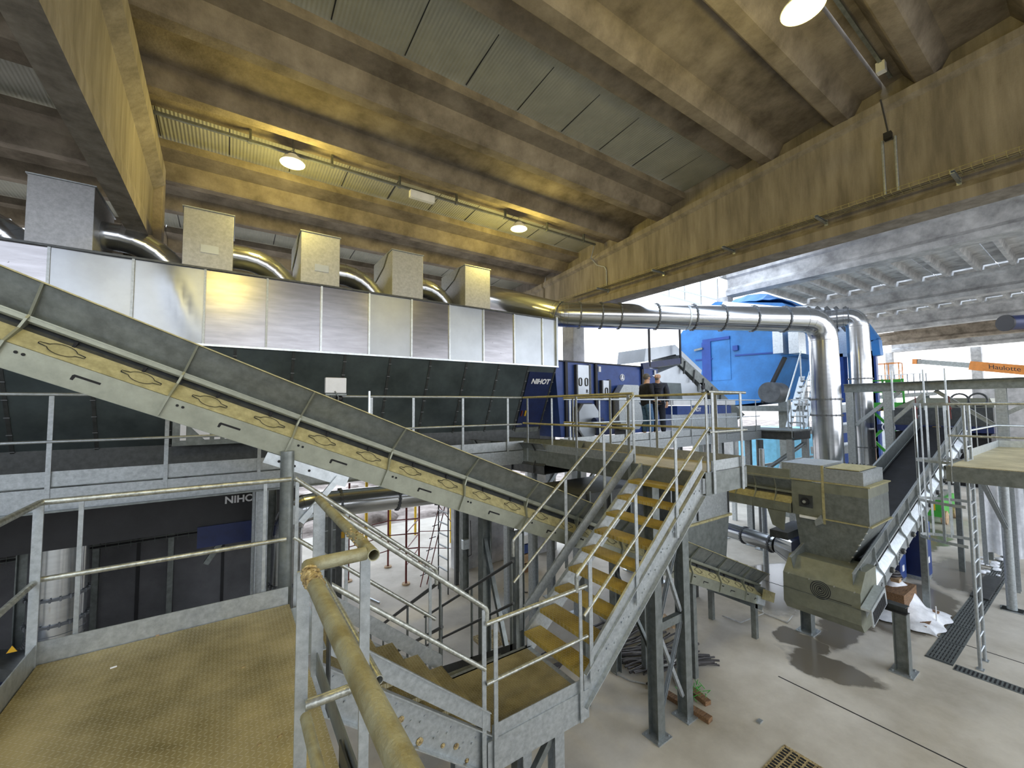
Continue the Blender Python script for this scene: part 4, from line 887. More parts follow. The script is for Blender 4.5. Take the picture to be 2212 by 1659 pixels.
# walkway end: small stair beside the duct, round column
t = thing('staircase', 'small far stair rising beside the front duct at the end of the walkway', 'stairs', (18, 6.75, 4))
for y in (6.5, 7.0):
    G().beam((17.3, y, 4.05), (18.7, y, 6.0), .02, .2, (0, 1, 0)).build('stringer', 'galv', t); G().path([(17.2, y, 5.0), (18.7, y, 7.0)], .025, 8).build('handrail', 'galv_bright', t)
    for x in (17.3, 18.6): G().box(x-.02, x+.02, y-.02, y+.02, 4.0+(x-17.3)*1.39, 5.0+(x-17.3)*1.39).build('post', 'galv_bright', t)
for i in range(8): G().box(17.35+.165*i, 17.52+.165*i, 6.5, 7.0, 4.2+.23*i, 4.24+.23*i).build('tread', 'galv', t)
t = thing('landing', 'end landing of the walkway near the front duct', 'platform', (16.2, 7, 3.6)); G().box(15.85, 17.6, 6.3, 8.6, 3.95, 4.0).build('deck_plate', 'galv_dull', t)
g = G(); g.chan((15.86, 6.3, 3.82), (17.2, 6.3, 3.82), .07, .28); g.chan((15.88, 6.3, 3.82), (15.88, 8.6, 3.82), .07, .28); g.chan((17.2, 6.3, 3.82), (17.2, 8.6, 3.82), .07, .28); g.build('frame', 'galv_dark', t)
for x, y in ((15.9, 6.4), (17.1, 6.4), (17.1, 8.4)): G().box(x-.09, x+.09, y-.09, y+.09, 0, 3.7).build('leg', 'galv', t)
G().chan((17.0, 6.4, 3.5), (15.0, 7.3, 2.3), .1, .1).build('brace', 'galv', t)
railing('short railing around the end landing of the walkway', [[(15.8, 6.3, 5.06), (17.2, 6.3, 5.06)]], [(15.82, 6.3, 5.06, 3.75, 'x'), (16.5, 6.3, 5.06, 3.75, 'x'), (17.18, 6.3, 5.06, 3.75, 'x')], mid=(-.57,), mt='galv_bright')
t = thing('pipe_column', 'round dark steel column under the walkway beside the hopper', 'column', (13.6, 7.4, 0)); p = atz(1640, 1080, 0)
q = aty(1641, 960, 7.0); G().tube((q.x, 7.0, 0), (q.x, 7.0, 3.7), .11, 20).build('shaft', 'galv_dark', t); G().box(q.x-.2, q.x+.2, 6.8, 7.2, 0, .03).build('base_plate', 'galv', t)
tag(G().box(26, 34, 11.2, 15, 0, 3.3).build('container', 'light_blue'), 'pale blue container box standing outside under the walkway line', 'container')
tag(G().box(30, 31.2, 6, 7.5, 0, 2.6).build('crate', 'plastic_white'), 'white crate far behind the hopper near the ducts', 'crate')
t = thing('lattice_girder', 'low lattice girder spanning under the walkway in the far yard', 'lattice girder', (19, 9.5, 1))
for z in (1.2, 2.1): G().beam((16, 9.4, z), (26, 9.4, z), .08, .1).build('chord', 'galv_dull', t)
for i in range(9): G().beam((16.2+i*1.1, 9.4, 1.2), (16.75+i*1.1, 9.4, 2.1), .05, .05).build('diagonal', 'galv', t)
for x in (16.3, 25.5): G().box(x-.06, x+.06, 9.34, 9.46, 0, 1.2).build('leg', 'galv_dull', t)
for r in range(3):
    t = thing('roller_frame', ['upper grey machine frame seen between the two big ducts', 'middle grey machine frame seen between the two big ducts', 'lower grey machine frame seen between the two big ducts'][r], 'machine', (21+r, 6.5, 2.4+r))
    z = 4.7-r*.85; G().beam((20.6, 7.2, z-.08), (22.6, 6.4, z+.08), .8, .3).build('body', 'galv', t); G().beam((20.6, 7.1, z+.12), (22.6, 6.3, z+.28), .1, .1).build('rail', 'galv_bright', t)
    G().box(20.7+.5*r, 20.85+.5*r, 7.0, 7.15, 0, z-.2).build('leg', 'galv_dull', t)

# ================= RIGHT SIDE =================
# rising conveyor with tail box
d2 = V((1, 0, .262))
c3, F3 = conveyor('belt_conveyor', 'steep black belt conveyor rising from the hopper to the upper right', (9.47, 2.72, 1.10), d2, 10.4, 1.2, .80, .82, 'galv', 'galv_bright', slots=False, ribs=True, flare=.02, belt=False)
g = G(F3); g.beam((.35, .6, .38), (10.4, .6, .38), 1.02, .02); g.build('belt', 'rubber', c3)
for i in range(12):
    u = .75+.82*i; g = G(F3); g.disc((u, -.03, .10), (0, 1, 0), .06, .04, 14); g.build('idler_end', 'galv_dark', c3); g = G(F3); g.disc((u, -.055, .10), (0, 1, 0), .022, .02, 10); g.build('idler_shaft', 'zinc_bolt', c3)
for u, s in ((2.2, '22233'), (.95, '55L')): text(s, .10, F3 @ frame((u, -.008, .1), (.8, 0, .6), (-.6, 0, .8), (0, -1, 0)), 'ink', c3, .003, name='stencil')
t = thing('tail_box', 'grey bolted tail box with a black spiral emblem standing on two legs', 'machine', (9.6, 3.3, 0))
y0, y1 = 2.72, 3.95
g = G(); g.prism([(9.22, 1.02), (9.24, 1.56), (9.55, 1.86), (10.1, 1.86), (10.1, .9), (9.35, .86)], 'y', y0, y1); g.build('box', 'galv_green', t)
g = G()
for i in range(5):
    r = .03+.032*i; g.ring((9.228, 3.32, 1.42), (1, 0, -.04), r, .0065, 30)
g.disc((9.22, 3.32, 1.45), (1, 0, 0), .02, .01, 12); g.build('emblem', 'ink', t)
G().box(9.224, 9.23, 2.85, 3.2, 1.31, 1.318).build('emblem_line', 'ink', t)
G().box(9.215, 9.23, y0, y1, 1.283, 1.289).build('seam', 'galv_dull', t)
for y in (2.8, 3.1, 3.5, 3.85): G().disc((9.24, y, 1.56), (1, 0, 0), .012, .05, 8).build('bolt', 'zinc_bolt', t)
g = G(F3); g.box(-.25, .55, -.16, -.02, .30, .34); g.box(-.25, .55, -.17, -.15, .02, .34); g.build('tail_guard', 'galv_bright', t)
g = G(F3)
for i in range(15): g.box(-.2+.046*i, -.18+.046*i, -.176, -.17, .05, .28)
tag(g.build('guard_slots', 'slot', t), kind='stuff')
for y, x in ((2.45, 10.3), (4.02, 10.45)):
    g = G(); g.ib((x, y, .02), (x, y, 1.05), .2, .2, .014, (0, 1, 0)); g.build('leg', 'galv_dull', t); g = G(); g.box(x-.2, x+.2, y-.17, y+.17, 0, .022)
    for sa in (-.15, .15):
        for sb in (-.12, .12): g.disc((x+sa, y+sb, .03), (0, 0, 1), .014, .04, 8)
    g.build('base_plate', 'galv', t)
g = G(); g.ib((10.3, 2.35, 1.12), (10.45, 4.1, 1.12), .18, .14, .012); g.build('cross_beam', 'galv_dark', t)
for u in (4.5, 8.6):
    q = F3 @ V((u, 0, 0)); 
    for y in (2.8, 3.85): G().box(q.x-.06, q.x+.06, y-.06, y+.06, 0, q.z+.05).build('leg', 'galv_dull', c3)
# hopper over the tail
t = thing('hopper', 'tall bolted steel hopper standing over the rising conveyor', 'hopper', (10.5, 3.4, 1.6))
X0, X1 = 9.9, 11.1
G().box(X0, X1, 2.72, 3.42, 2.6, 3.12).build('lower_casing', 'galv_dull', t); G().box(X0-.005, X1, 2.715, 3.42, 3.12, 3.32).build('casing_band', 'galv_green', t)
G().box(X0, X1-.05, 2.78, 3.42, 3.34, 3.60).build('top_casing', 'galv', t)
G().box(X0, X1-.05, 3.45, 4.17, 3.34, 3.66).build('top_casing', 'galv', t)
g = G(); g.box(X0+.05, X1-.15, 2.85, 3.40, 3.61, 3.625); g.build('lid', 'galv_dusty', t)
g = G()
for i in range(9): g.disc((X1-.12, 2.86+.065*i, 3.635), (0, 0, 1), .012, .02, 6)
tag(g.build('lid_bolts', 'galv_dark', t), kind='stuff')
for z, yy in ((3.33, 4.2), (2.6, 3.45)): G().box(X0-.03, X1+.03, 2.68, yy, z-.012, z+.012).build('flange', 'galv_dusty', t)
G().box(X0-.02, X0+.02, 3.41, 3.45, 2.5, 3.66).build('corner_flange', 'galv_dusty', t)
g = G(); g.loft([(X0, 2.72, 2.6), (X1, 2.72, 2.6), (X1, 3.95, 2.6), (X0, 3.95, 2.6)], [(X0-.02, 3.05, 1.86), (X0+.75, 3.05, 1.86), (X0+.75, 3.86, 1.86), (X0-.02, 3.86, 1.86)]); g.build('funnel', 'galv_dull', t)
for k in range(7):
    u = k/6; G().disc((X0-.01, 2.72+.33*u, 2.6-.74*u), (1, 0, 0), .014, .06, 6).build('bolt', 'zinc_bolt', t)
G().box(X0+.0, X0+.04, 3.45, 4.0, 2.6, 3.3).build('bearing_panel', 'galv_green', t)
G().box(X0-.03, X0, 3.62, 3.86, 2.78, 3.02).build('bearing_plate', 'galv_dark', t); g = G(); g.disc((X0-.05, 3.74, 2.9), (1, 0, 0), .075, .06, 20); g.build('bearing', 'black', t); G().disc((X0-.08, 3.74, 2.9), (1, 0, 0), .03, .05, 14).build('shaft_end', 'zinc_bolt', t)
G().box(X0-.06, X0-.03, 3.48, 3.85, 2.56, 2.61).build('lever', 'plastic_white', t)
G().prism([(3.44, 2.52), (3.56, 2.44), (3.58, 2.54), (3.47, 2.68)], 'x', X0-.08, X0).build('lever_bracket', 'galv', t)
# feed conveyor into the hopper, running along y
c4, F4 = conveyor('belt_conveyor', 'short dusty conveyor feeding the hopper from behind the stair head', (9.85, 4.0, 2.62), (0, 1, .015), 3.6, 1.15, .72, .42, 'galv_green', 'galv_dusty', slots=False, ldir=(1, 0, 0), flare=.12)
G().box(9.83, 9.9, 4.0, 7.3, 3.30, 3.52).build('top_cover', 'galv_green', c4)
for y in (4.25, 5.2, 5.75): G().box(9.83, 9.86, y-.2, y+.2, 2.63, 2.75).build('stiffener', 'galv_green', c4)
g = G(); g.prism([(4.1, 2.62), (4.45, 2.62), (4.36, 2.3), (4.14, 2.22)], 'x', 9.8, 9.84); g.build('scraper_plate', 'galv_green', c4); G().box(9.75, 10.9, 4.05, 4.4, 2.05, 2.2).build('scraper_box', 'galv_dark', c4)
for x in (10.0, 10.9): G().box(x-.05, x+.05, 6.3, 6.4, 0, 2.65).build('leg', 'galv_dark', c4)
# silver pipes under the feed conveyor
duct('blower_pipe', 'pale silver pipe with a square transition lying left of the hopper', [(12.6, 7.6, 1.15), (12.2, 5.35, 1.15)], .21, [(0, .3), (0, .6), (0, .95)], mt='duct')
g = thing('transition_piece', 'square to round silver transition at the end of the pipe', 'duct', (12.2, 5.1, .9))
G().loft([(12.2+.21*math.cos(2*math.pi*i/16+math.pi/16), 5.33, 1.15+.21*math.sin(2*math.pi*i/16+math.pi/16)) for i in range(16)],
         [(12.15+x, 4.85, 1.1+z) for x, z in [(.3, .06), (.3, .2), (.3, .3), (.1, .3), (-.1, .3), (-.3, .3), (-.3, .2), (-.3, .06), (-.3, -.06), (-.3, -.2), (-.3, -.3), (-.1, -.3), (.1, -.3), (.3, -.3), (.3, -.2), (.3, -.06)]]).build('body', 'duct', g)
duct('blower_pipe', 'bent silver pipe coming down behind the feed conveyor', [(13.6, 9.3, 2.9), (13.6, 8.2, 1.9), (13.9, 7.0, 1.9)], .22, [(0, .6), (1, .5)])
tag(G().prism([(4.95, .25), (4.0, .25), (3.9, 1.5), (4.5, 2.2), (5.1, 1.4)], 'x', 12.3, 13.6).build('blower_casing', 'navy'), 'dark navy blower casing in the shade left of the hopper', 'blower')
# round bar column by pipes
tag(G().tube((13.0, 6.0, 0), (13.0, 6.0, 3.6), .07, 14).build('pipe_column', 'galv'), 'slim steel post standing behind the feed conveyor', 'column')
# --- right platform, ladder with cage
t = thing('platform', 'high steel platform at the right edge of the photo', 'platform', (13, .9, 3.5))
G().box(10.5, 16.0, -.5, 1.75, 3.78, 3.8).build('deck_plate', 'plate_up', t)
g = G(); g.chan((10.5, -.5, 3.66), (10.5, 1.77, 3.66), .07, .26, side=-1); g.chan((10.5, 1.77, 3.66), (16, 1.77, 3.66), .07, .26, side=-1); g.chan((16, -.5, 3.66), (16, 1.77, 3.66), .07, .26); g.box(10.5, 16, -.5, 1.75, 3.70, 3.76); g.build('frame', 'galv_dull', t)
g = G(); g.box(11.9, 15.9, 1.74, 1.75, 3.8, 3.96); g.build('toe_board', 'galv_bright', t); G().box(15.95, 15.96, -.5, 1.75, 3.8, 3.96).build('toe_board', 'galv_bright', t)
for x, y in ((15.4, 1.65), (10.65, -.4), (15.4, -.4)):
    g = G(); g.tube((x, y, .02), (x, y, 3.55), .085, 18); g.box(x-.17, x+.17, y-.17, y+.17, 0, .02); g.build('leg', 'galv', t)
G().chan((15.4, 1.65, 1.9), (12.6, 1.7, 3.55), .08, .08).build('brace', 'galv', t)
railing('front railing of the high platform at the right edge', [[(10.5, 1.72, 4.88), (10.5, -.6, 4.88)]], [(10.5, 1.7, 4.88, 3.5, 'x'), (10.5, .6, 4.88, 3.6, 'y'), (10.5, -.5, 4.88, 3.6, 'y')], mid=(-.55,), mt='galv_rail', pw=.11)
railing('left side railing of the high platform beyond the caged ladder', [[(12.1, 1.76, 4.88), (15.9, 1.76, 4.88), (15.95, -.5, 4.88)]], [(x, 1.76, 4.88, 3.6, 'x') for x in (12.15, 13.4, 14.7, 15.9)], mid=(-.55,), mt='galv_bright', pw=.05)
t = thing('caged_ladder', 'steel ladder with a hooped safety cage reaching the high platform', 'ladder', (11.8, 1.7, 0))
for x in (11.53, 12.0): G().path([(x, 1.67, 0), (x, 1.67, 4.9)], .027, 12).build('side_rail', 'galv', t)
for i in range(15): G().tube((11.53, 1.67, .28+.27*i), (12.0, 1.67, .28+.27*i), .017, 8).build('rung', 'galv_bright', t)
def hoop(z): return [(11.77-.36*math.cos(a) if 1 else 0, 1.70+.72*math.sin(a), z) for a in [math.pi*k/14 for k in range(15)]]
for z in (2.22, 2.95, 3.75, 4.88):
    pts = hoop(z); g = G()
    for p, q in zip(pts, pts[1:]): g.beam(p, q, .008, .055)
    g.build('hoop', 'galv', t)
for k in (2, 4, 6, 8, 10, 12):
    p = hoop(0)[k]; a = math.pi*k/14; G().beam((p[0], p[1], 2.2), (p[0], p[1], 4.9), .045, .008, (-math.cos(a), math.sin(a), 0)).build('cage_bar', 'galv' if k % 4 else 'galv_bright', t)
for x in (11.53, 12.0): G().box(x-.06, x+.06, 1.62, 1.72, 0, .012).build('foot', 'galv', t)
# --- gantry frame behind
t = thing('gantry_frame', 'grey steel portal frame standing before the white opening', 'steel frame', (17, 3, 0))
g = G(); g.ib((17, 5.15, 5.42), (17, -1.5, 5.42), .2, .28, .02); g.build('beam', 'galv_dull', t)
for x, y in ((17, 5.0), (17.0, 4.05), (17, 1.75)):
    g = G(); g.ib((x, y, 0), (x, y, 5.28), .2, .2, .016); g.build('post', 'galv', t)
for a, b in (((17, 4.9, 4.2), (17, 3.75, 5.28)), ((17, 4.1, 4.2), (17, 3.2, 5.2)), ((17, 1.9, 4.3), (17, 3.0, 5.28)), ((17, 1.7, 4.6), (17, .8, 5.2))): G().chan(a, b, .1, .1).build('brace', 'galv', t)
for y in (3.9, 3.2, 2.75): G().tube((16.85, y, 4.7), (16.85, y, 5.9), .025, 8).build('hanger_rod', 'galv_bright', t)
for y in (3.4, 2.7):
    g = G(); g.path([(16.85, y, 5.1), (16.85, y-.02, 4.45)], .012, 6); g.ball((16.85, y, 4.75), .05, 8); g.build('chain_hoist', 'red_brown', t)
# shredder at the head of the rising conveyor
t = thing('shredder', 'dark machine with warning stickers at the top of the black belt', 'machine', (20.5, 3.5, 2))
G().box(19.6, 22.5, 2.2, 4.8, 4.15, 4.75).build('upper_body', 'galv_dark', t); G().box(19.5, 22.5, 2.2, 5.0, 3.95, 4.15).build('band', 'navy', t); G().box(19.8, 22.5, 2.3, 4.6, 2.2, 3.9).build('lower_body', 'black', t)
g = G(); g.prism([(4.6, 4.75), (2.2, 4.75), (2.3, 5.05), (4.0, 5.1)], 'x', 20, 22); g.build('hood', 'galv_green', t)
g = G(); g.ring((19.4, 4.65, 4.05), (1, 0, 0), .17, .02, 24); g.build('hand_wheel', 'plastic_white', t)
for k, m in enumerate(('yellow_sign', 'letters', 'yellow_sign')): G().box(19.48, 19.5, 3.35-k*.28, 3.55-k*.28, 3.97, 4.12).build('warning_sticker', m, t)
for x, y in ((19.8, 2.5), (19.8, 4.5), (22.3, 2.5), (22.3, 4.5)): G().box(x-.08, x+.08, y-.08, y+.08, 0, 2.2).build('leg', 'galv_dull', t)
for k, (y, z) in enumerate(((2.9, 5.0), (2.5, 5.0))): G().ring((19.6, y, z), (1, .2, 0), .2, .03, 24).build('hose_coil', 'galv_dark', t)
# green platform lifts
t = thing('scissor_lift', 'green work platform with yellow and black striped edge behind the portal frame', 'lift', (24, 5.5, 0))
G().box(23.3, 25.2, 5.0, 6.4, 4.6, 4.95).build('platform', 'green', t); G().box(23.28, 23.3, 4.98, 6.4, 4.58, 4.7).build('striped_edge', 'lift_stripes', t)
for y in (5.05, 5.7, 6.35): G().box(23.3, 23.36, y-.03, y+.03, 4.9, 5.95).build('guard_post', 'green', t)
for z in (5.4, 5.9): G().beam((23.33, 5.05, z), (23.33, 6.35, z), .05, .05).build('guard_rail', 'green', t)
G().box(23.25, 23.3, 5.1, 5.6, 5.5, 5.9).build('control_box', 'green', t)
for k in range(3): G().beam((23.6, 5.2, .8+1.3*k), (23.6, 6.2, 2.0+1.3*k), .08, .1).build('scissor_arm', 'green', t); G().beam((23.7, 6.2, .8+1.3*k), (23.7, 5.2, 2.0+1.3*k), .08, .1).build('scissor_arm', 'green', t)
G().box(23.3, 25.2, 5.0, 6.4, .25, .9).build('chassis', 'green', t)
t = thing('scissor_lift', 'low green wheeled lift chassis seen through the ladder cage', 'lift', (25, 4.9, 0))
G().box(23.8, 26, 4.2, 5.3, .3, 1.0).build('chassis', 'green', t); G().box(23.79, 23.8, 4.4, 4.7, .55, .8).build('sticker', 'yellow_sign', t); G().box(24.2, 25.5, 4.3, 5.2, 1.0, 1.2).build('deck', 'galv_dull', t)
for x, y in ((24.1, 4.25), (25.7, 4.25), (24.1, 5.25), (25.7, 5.25)): g = G(); g.disc((x, y-.05, .27), (0, 1, 0), .27, .16, 20); g.build('wheel', 'wood_light', t)
# orange boom lift
t = thing('boom_lift', 'orange and grey telescopic boom reaching a basket beside the blue beam', 'lift', (26, 3, 0))
a, b, c = atd(1985, 781, 27), atd(2103, 790, 24), atd(2360, 812, 20)
G().beam(a, b, .25, .28).build('inner_boom', 'galv_dull', t); G().beam(b-(c-b)*.02, c, .45, .5).build('outer_boom', 'orange', t)
text('Haulotte', .34, facing(atd(2165, 796, 22)+V((-.28, -.1, 0)), (b-c)*-1, (0, 0, 1)), 'ink', t, .01)
G().beam(atd(1975, 781, 27.3), a, .3, .34).build('boom_head', 'orange', t)
q = atd(1915, 792, 28)
for dy in (-.7, .7):
    for dz in (0, .55, 1.1): G().beam(q+V((-.4, dy, dz-.9)), q+V((.4, dy, dz-.9)), .05, .05).build('basket_rail', 'orange', t)
for dx in (-.4, .4):
    for dz in (0, 1.1): G().beam(q+V((dx, -.7, dz-.9)), q+V((dx, .7, dz-.9)), .05, .05).build('basket_rail', 'orange', t)
    for dy in (-.7, 0, .7): G().beam(q+V((dx, dy, -.9)), q+V((dx, dy, .2)), .05, .05).build('basket_post', 'orange', t)
G().box(q.x-.4, q.x+.4, q.y-.7, q.y+.7, q.z-.98, q.z-.9).build('basket_floor', 'orange', t)
c2 = V((c.x, c.y, 0)); G().box(c.x-1, c.x+1, c.y-1.6, c.y+1.2, .4, 1.9).build('chassis', 'orange', t); G().beam(c, (c.x, c.y-.4, 1.8), .4, .4, (1, 0, 0)).build('riser', 'orange', t)
for dx in (-1, 1):
    for dy in (-1.1, .9): G().disc((c.x+dx, c.y+dy, .45), (1, 0, 0), .45, .3, 22).build('wheel', 'black', t)
t = thing('railing', 'far railing of a platform in front of the orange basket', 'railing', (24, 6.5, 5)); q = atd(1890, 812, 25); e = atd(2000, 806, 26)
for dz in (0, -.5, -1.0): G().beam(q+V((0, 0, dz)), e+V((0, 0, dz)), .05, .05).build('rail', 'galv', t)
for k in range(9): p = q.lerp(e, k/8); G().beam(p, p-V((0, 0, 1.3)), .05, .05, (1, 0, 0)).build('post', 'galv', t)
G().beam(q-V((0, 0, 1.3)), e-V((0, 0, 1.3)), 1.0, .2).build('deck', 'galv_dull', t)
for k in (0, 8): p = q.lerp(e, k/8)-V((0, 0, 1.3)); G().box(p.x-.1, p.x+.1, p.y-.1, p.y+.1, 0, p.z).build('leg', 'galv_dull', t)
q = atd(2172, 698, 12); t = thing('hanging_duct', 'dark blue cylinder entering at the right edge under the pale girders', 'duct', (q.x, q.y, q.z-.3)); e = atd(2260, 693, 12)
G().tube(q, e+(e-q)*.6, .21, 28).build('body', 'navy', t); d = (e-q).normalized(); G().disc(q, d, .235, .05, 28).build('end_ring', 'black', t); G().beam(e, (e.x, e.y, 12), .02, .02, (1, 0, 0)).build('hanger', 'galv_dark', t)
q = atx(2140, 862, 36); tag(G().box(35.5, 36.5, q.y-3.4, q.y+2.2, 0, 5.0).build('machine_enclosure', 'concrete_grey'), 'grey block wall low behind the portal frame', 'enclosure')
t = thing('van', 'white van standing outside behind the shredder', 'van', (38, 8, 0)); G().box(37.5, 39.5, 6.2, 10.5, .5, 4.0).build('body', 'white_paint', t, bevel=.2); G().box(37.45, 37.5, 6.6, 8.0, 2.6, 3.6).build('window', 'black', t)
for y in (7, 9.7): G().disc((37.5, y, .5), (1, 0, 0), .5, .3, 20).build('wheel', 'black', t)
t = thing('pipe_rack', 'thin pipe railing hanging in the white opening above the front duct', 'pipe rack', (24, 14, 10))
for dz in (0, -.55):
    a, b = atd(1425, 616, 26), atd(1565, 652, 24); G().beam(a+V((0, 0, dz)), b+V((0, 0, dz)), .08, .08).build('pipe', 'galv', t)
for k in range(4): p = a.lerp(b, .15+k*.25); G().beam(p-V((0, 0, .6)), (p.x, p.y, 12.3), .07, .07, (1, 0, 0)).build('hanger_rod', 'galv', t)
# ================= PEOPLE =================
def skinned(name, nodes, edges, m, parent, F, root=0, lv=2):
    me = bpy.data.meshes.new(name); me.from_pydata([tuple(F @ V(p)) for p, r in nodes], edges, [])
    o = bpy.data.objects.new(name, me); COL.objects.link(o)
    md = o.modifiers.new('skin', 'SKIN'); md.use_smooth_shade = True
    for i, (p, r) in enumerate(nodes):
        sv = me.skin_vertices[0].data[i]; sv.radius = (r, r) if not isinstance(r, tuple) else r; sv.use_root = (i == root)
    sb = o.modifiers.new('sub', 'SUBSURF'); sb.levels = lv; sb.render_levels = lv
    bpy.context.view_layer.update()
    me2 = bpy.data.meshes.new_from_object(o.evaluated_get(bpy.context.evaluated_depsgraph_get()))
    bpy.data.objects.remove(o)
    g = G(); g.add([v.co for v in me2.vertices], [tuple(p.vertices) for p in me2.polygons], True); bpy.data.meshes.remove(me2)
    return g.build(name, m, parent)
def person(label, loc, yaw, arms, legs, jacket, trousers, shoes, hair, tall=1.0, head_turn=0.0, coat=.80, beard=False, glasses=False):
    F = Matrix.Translation(V(loc)) @ Matrix.Rotation(yaw, 4, 'Z') @ Matrix.Scale(tall, 4)
    t = thing('person', label, 'person', loc)
    HN = [((0, 0, .96), .12), ((0, 0, 1.14), .115), ((.0, 0, 1.34), .13), ((.0, 0, 1.49), .058), ((.02, 0, 1.565), .066), ((.03, 0, 1.65), .088), ((.02, 0, 1.73), .07)]
    HE = [(0, 1), (1, 2), (2, 3), (3, 4), (4, 5), (5, 6)]
    c, s = math.cos(head_turn), math.sin(head_turn)
    def H(x, y, z): return (x*c-y*s+.02, x*s+y*c, z)
    HN += [(H(.10, 0, 1.645), .016), (H(.115, 0, 1.625), .014)]; HE += [(5, 7), (7, 8)]
    for sg in (1, -1): HN.append((H(-.005, sg*.092, 1.645), .018)); HE.append((5, len(HN)-1))
    # chin
    HN.append((H(.065, 0, 1.57), .035)); HE.append((4, len(HN)-1))
    sleeves = []
    for sg, (el, wr, hd) in zip((1, -1), arms):
        i = len(HN); HN += [((0, sg*.17, 1.42), .062), (el, .046), (wr, .032), (hd, (.034, .02))]; HE += [(2, i), (i, i+1), (i+1, i+2), (i+2, i+3)]
        sleeves.append((sg, el, wr)); d = (V(hd)-V(wr)).normalized(); sd = d.cross(V((0, 0, 1))) if abs(d.z) < .8 else V((0, 1, 0)); sd = sd.normalized(); fw = d.cross(sd).normalized()
        for k, (off, ln) in enumerate(((-.028, .062), (-.01, .072), (.01, .068), (.028, .052))):
            j = len(HN); b = V(hd)+sd*off+d*.02; HN += [(tuple(b), .0095), (tuple(b+d*ln*.55+fw*.012), .009), (tuple(b+d*ln*.9+fw*.035), .008)]; HE += [(i+3, j), (j, j+1), (j+1, j+2)]
        j = len(HN); b = V(wr).lerp(V(hd), .6)+sd*.03; HN += [(tuple(b), .011), (tuple(b+d*.045+sd*.022+fw*.01), .0095)]; HE += [(i+3, j), (j, j+1)]
    lg = []
    for sg, (kn, an) in zip((1, -1), legs):
        i = len(HN); HN += [((0, sg*.085, .9), .09), (kn, .06), (an, .042), ((an[0]+.14, an[1]+sg*.02, .035), .036)]; HE += [(0, i), (i, i+1), (i+1, i+2), (i+2, i+3)]; lg.append((sg, kn, an))
    skinned('body', HN, HE, 'skin', t, F)
    JN = [((0, 0, coat), (.17, .2)), ((0, 0, 1.0), (.165, .2)), ((0, 0, 1.18), (.165, .2)), ((0, 0, 1.36), (.17, .215)), ((0, 0, 1.485), .082)]; JE = [(0, 1), (1, 2), (2, 3), (3, 4)]
    for sg, el, wr in sleeves:
        i = len(JN); JN += [((0, sg*.2, 1.41), .09), (el, .075), (wr, .055)]; JE += [(3, i), (i, i+1), (i+1, i+2)]
    skinned('jacket', JN, JE, jacket, t, F)
    TN = [((0, 0, .97), .14)]; TE = []
    for sg, kn, an in lg:
        i = len(TN); TN += [((.0, sg*.09, .86), .12), (kn, .092), ((an[0], an[1], an[2]+.02), .078)]; TE += [(0, i), (i, i+1), (i+1, i+2)]
    skinned('trousers', TN, TE, trousers, t, F)
    for sg, kn, an in lg:
        g = G(F); a = V((an[0]-.06, an[1]-.045, 0)); g.box(a.x, a.x+.27, a.y, a.y+.09, 0.0, .03); g.ball((a.x+.17, a.y+.045, .045), .06, 10, (1.6, .78, .8)); g.ball((a.x+.05, a.y+.045, .06), .055, 10, (1, .8, 1)); g.build('shoe', shoes, t)
    hm = G(F); hc = V(H(-.012, 0, 1.675))
    hm.ball(hc, .098, 14, (1.08, .96, .98)) if hair else None
    if hair:
        o = hm.build('hair', 'hair_grey', t)
    for sg in (1, -1): G(F).ball(H(.088, sg*.034, 1.665), .009, 8).build('eye', 'ink', t)
    if beard: G(F).ball(H(.055, 0, 1.585), .055, 10, (.8, 1, .75)).build('beard', 'hair_grey', t)
    if glasses:
        g = G(F)
        for sg in (1, -1): g.ring(H(.105, sg*.035, 1.665), (c, s, 0), .024, .003, 14, 5); g.path([H(.10, sg*.06, 1.667), H(.0, sg*.095, 1.66)], .003, 5)
        g.path([H(.108, -.012, 1.667), H(.108, .012, 1.667)], .003, 5); g.build('glasses', 'ink', t)
    if jacket == 'cloth_navy':
        for z in (.93, 1.03, 1.13, 1.23, 1.33):
            G(F).ring((0, 0, z), (0, 0, 1), .158, .012, 24, 6).build('quilting_seam', jacket, t)
    return t
pa = atz(1399, 943, 4.0); pb = atz(1424, 942, 4.0)
yr = math.atan2(-.564, .826)
person('person in a black jacket and blue jeans seen from behind on the walkway', (pa.x, pa.y, 4.0), yr+.25,
       [((-.03, .24, 1.16), (.10, .25, .95), (.13, .24, .87)), ((.02, -.24, 1.14), (.22, -.14, 1.02), (.30, -.12, 1.0))],
       [((.03, .10, .5), (-.02, .11, .09)), ((.06, -.10, .5), (.04, -.11, .09))], 'cloth_black', 'jeans', 'black', True, 1.04, .1, .78, False, True)
person('person with shaved head and beard in a dark quilted jacket facing the camera', (pb.x, pb.y, 4.0), yr-2.0,
       [((.05, .25, 1.16), (.16, .24, .93), (.18, .23, .85)), ((.06, -.24, 1.14), (.25, -.12, 1.0), (.32, -.08, .99))],
       [((.10, .11, .5), (.12, .13, .09)), ((-.02, -.10, .5), (-.12, -.12, .09))], 'cloth_navy', 'jeans_dark', 'shoe_grey', False, 1.06, -.25, .86, True, False)
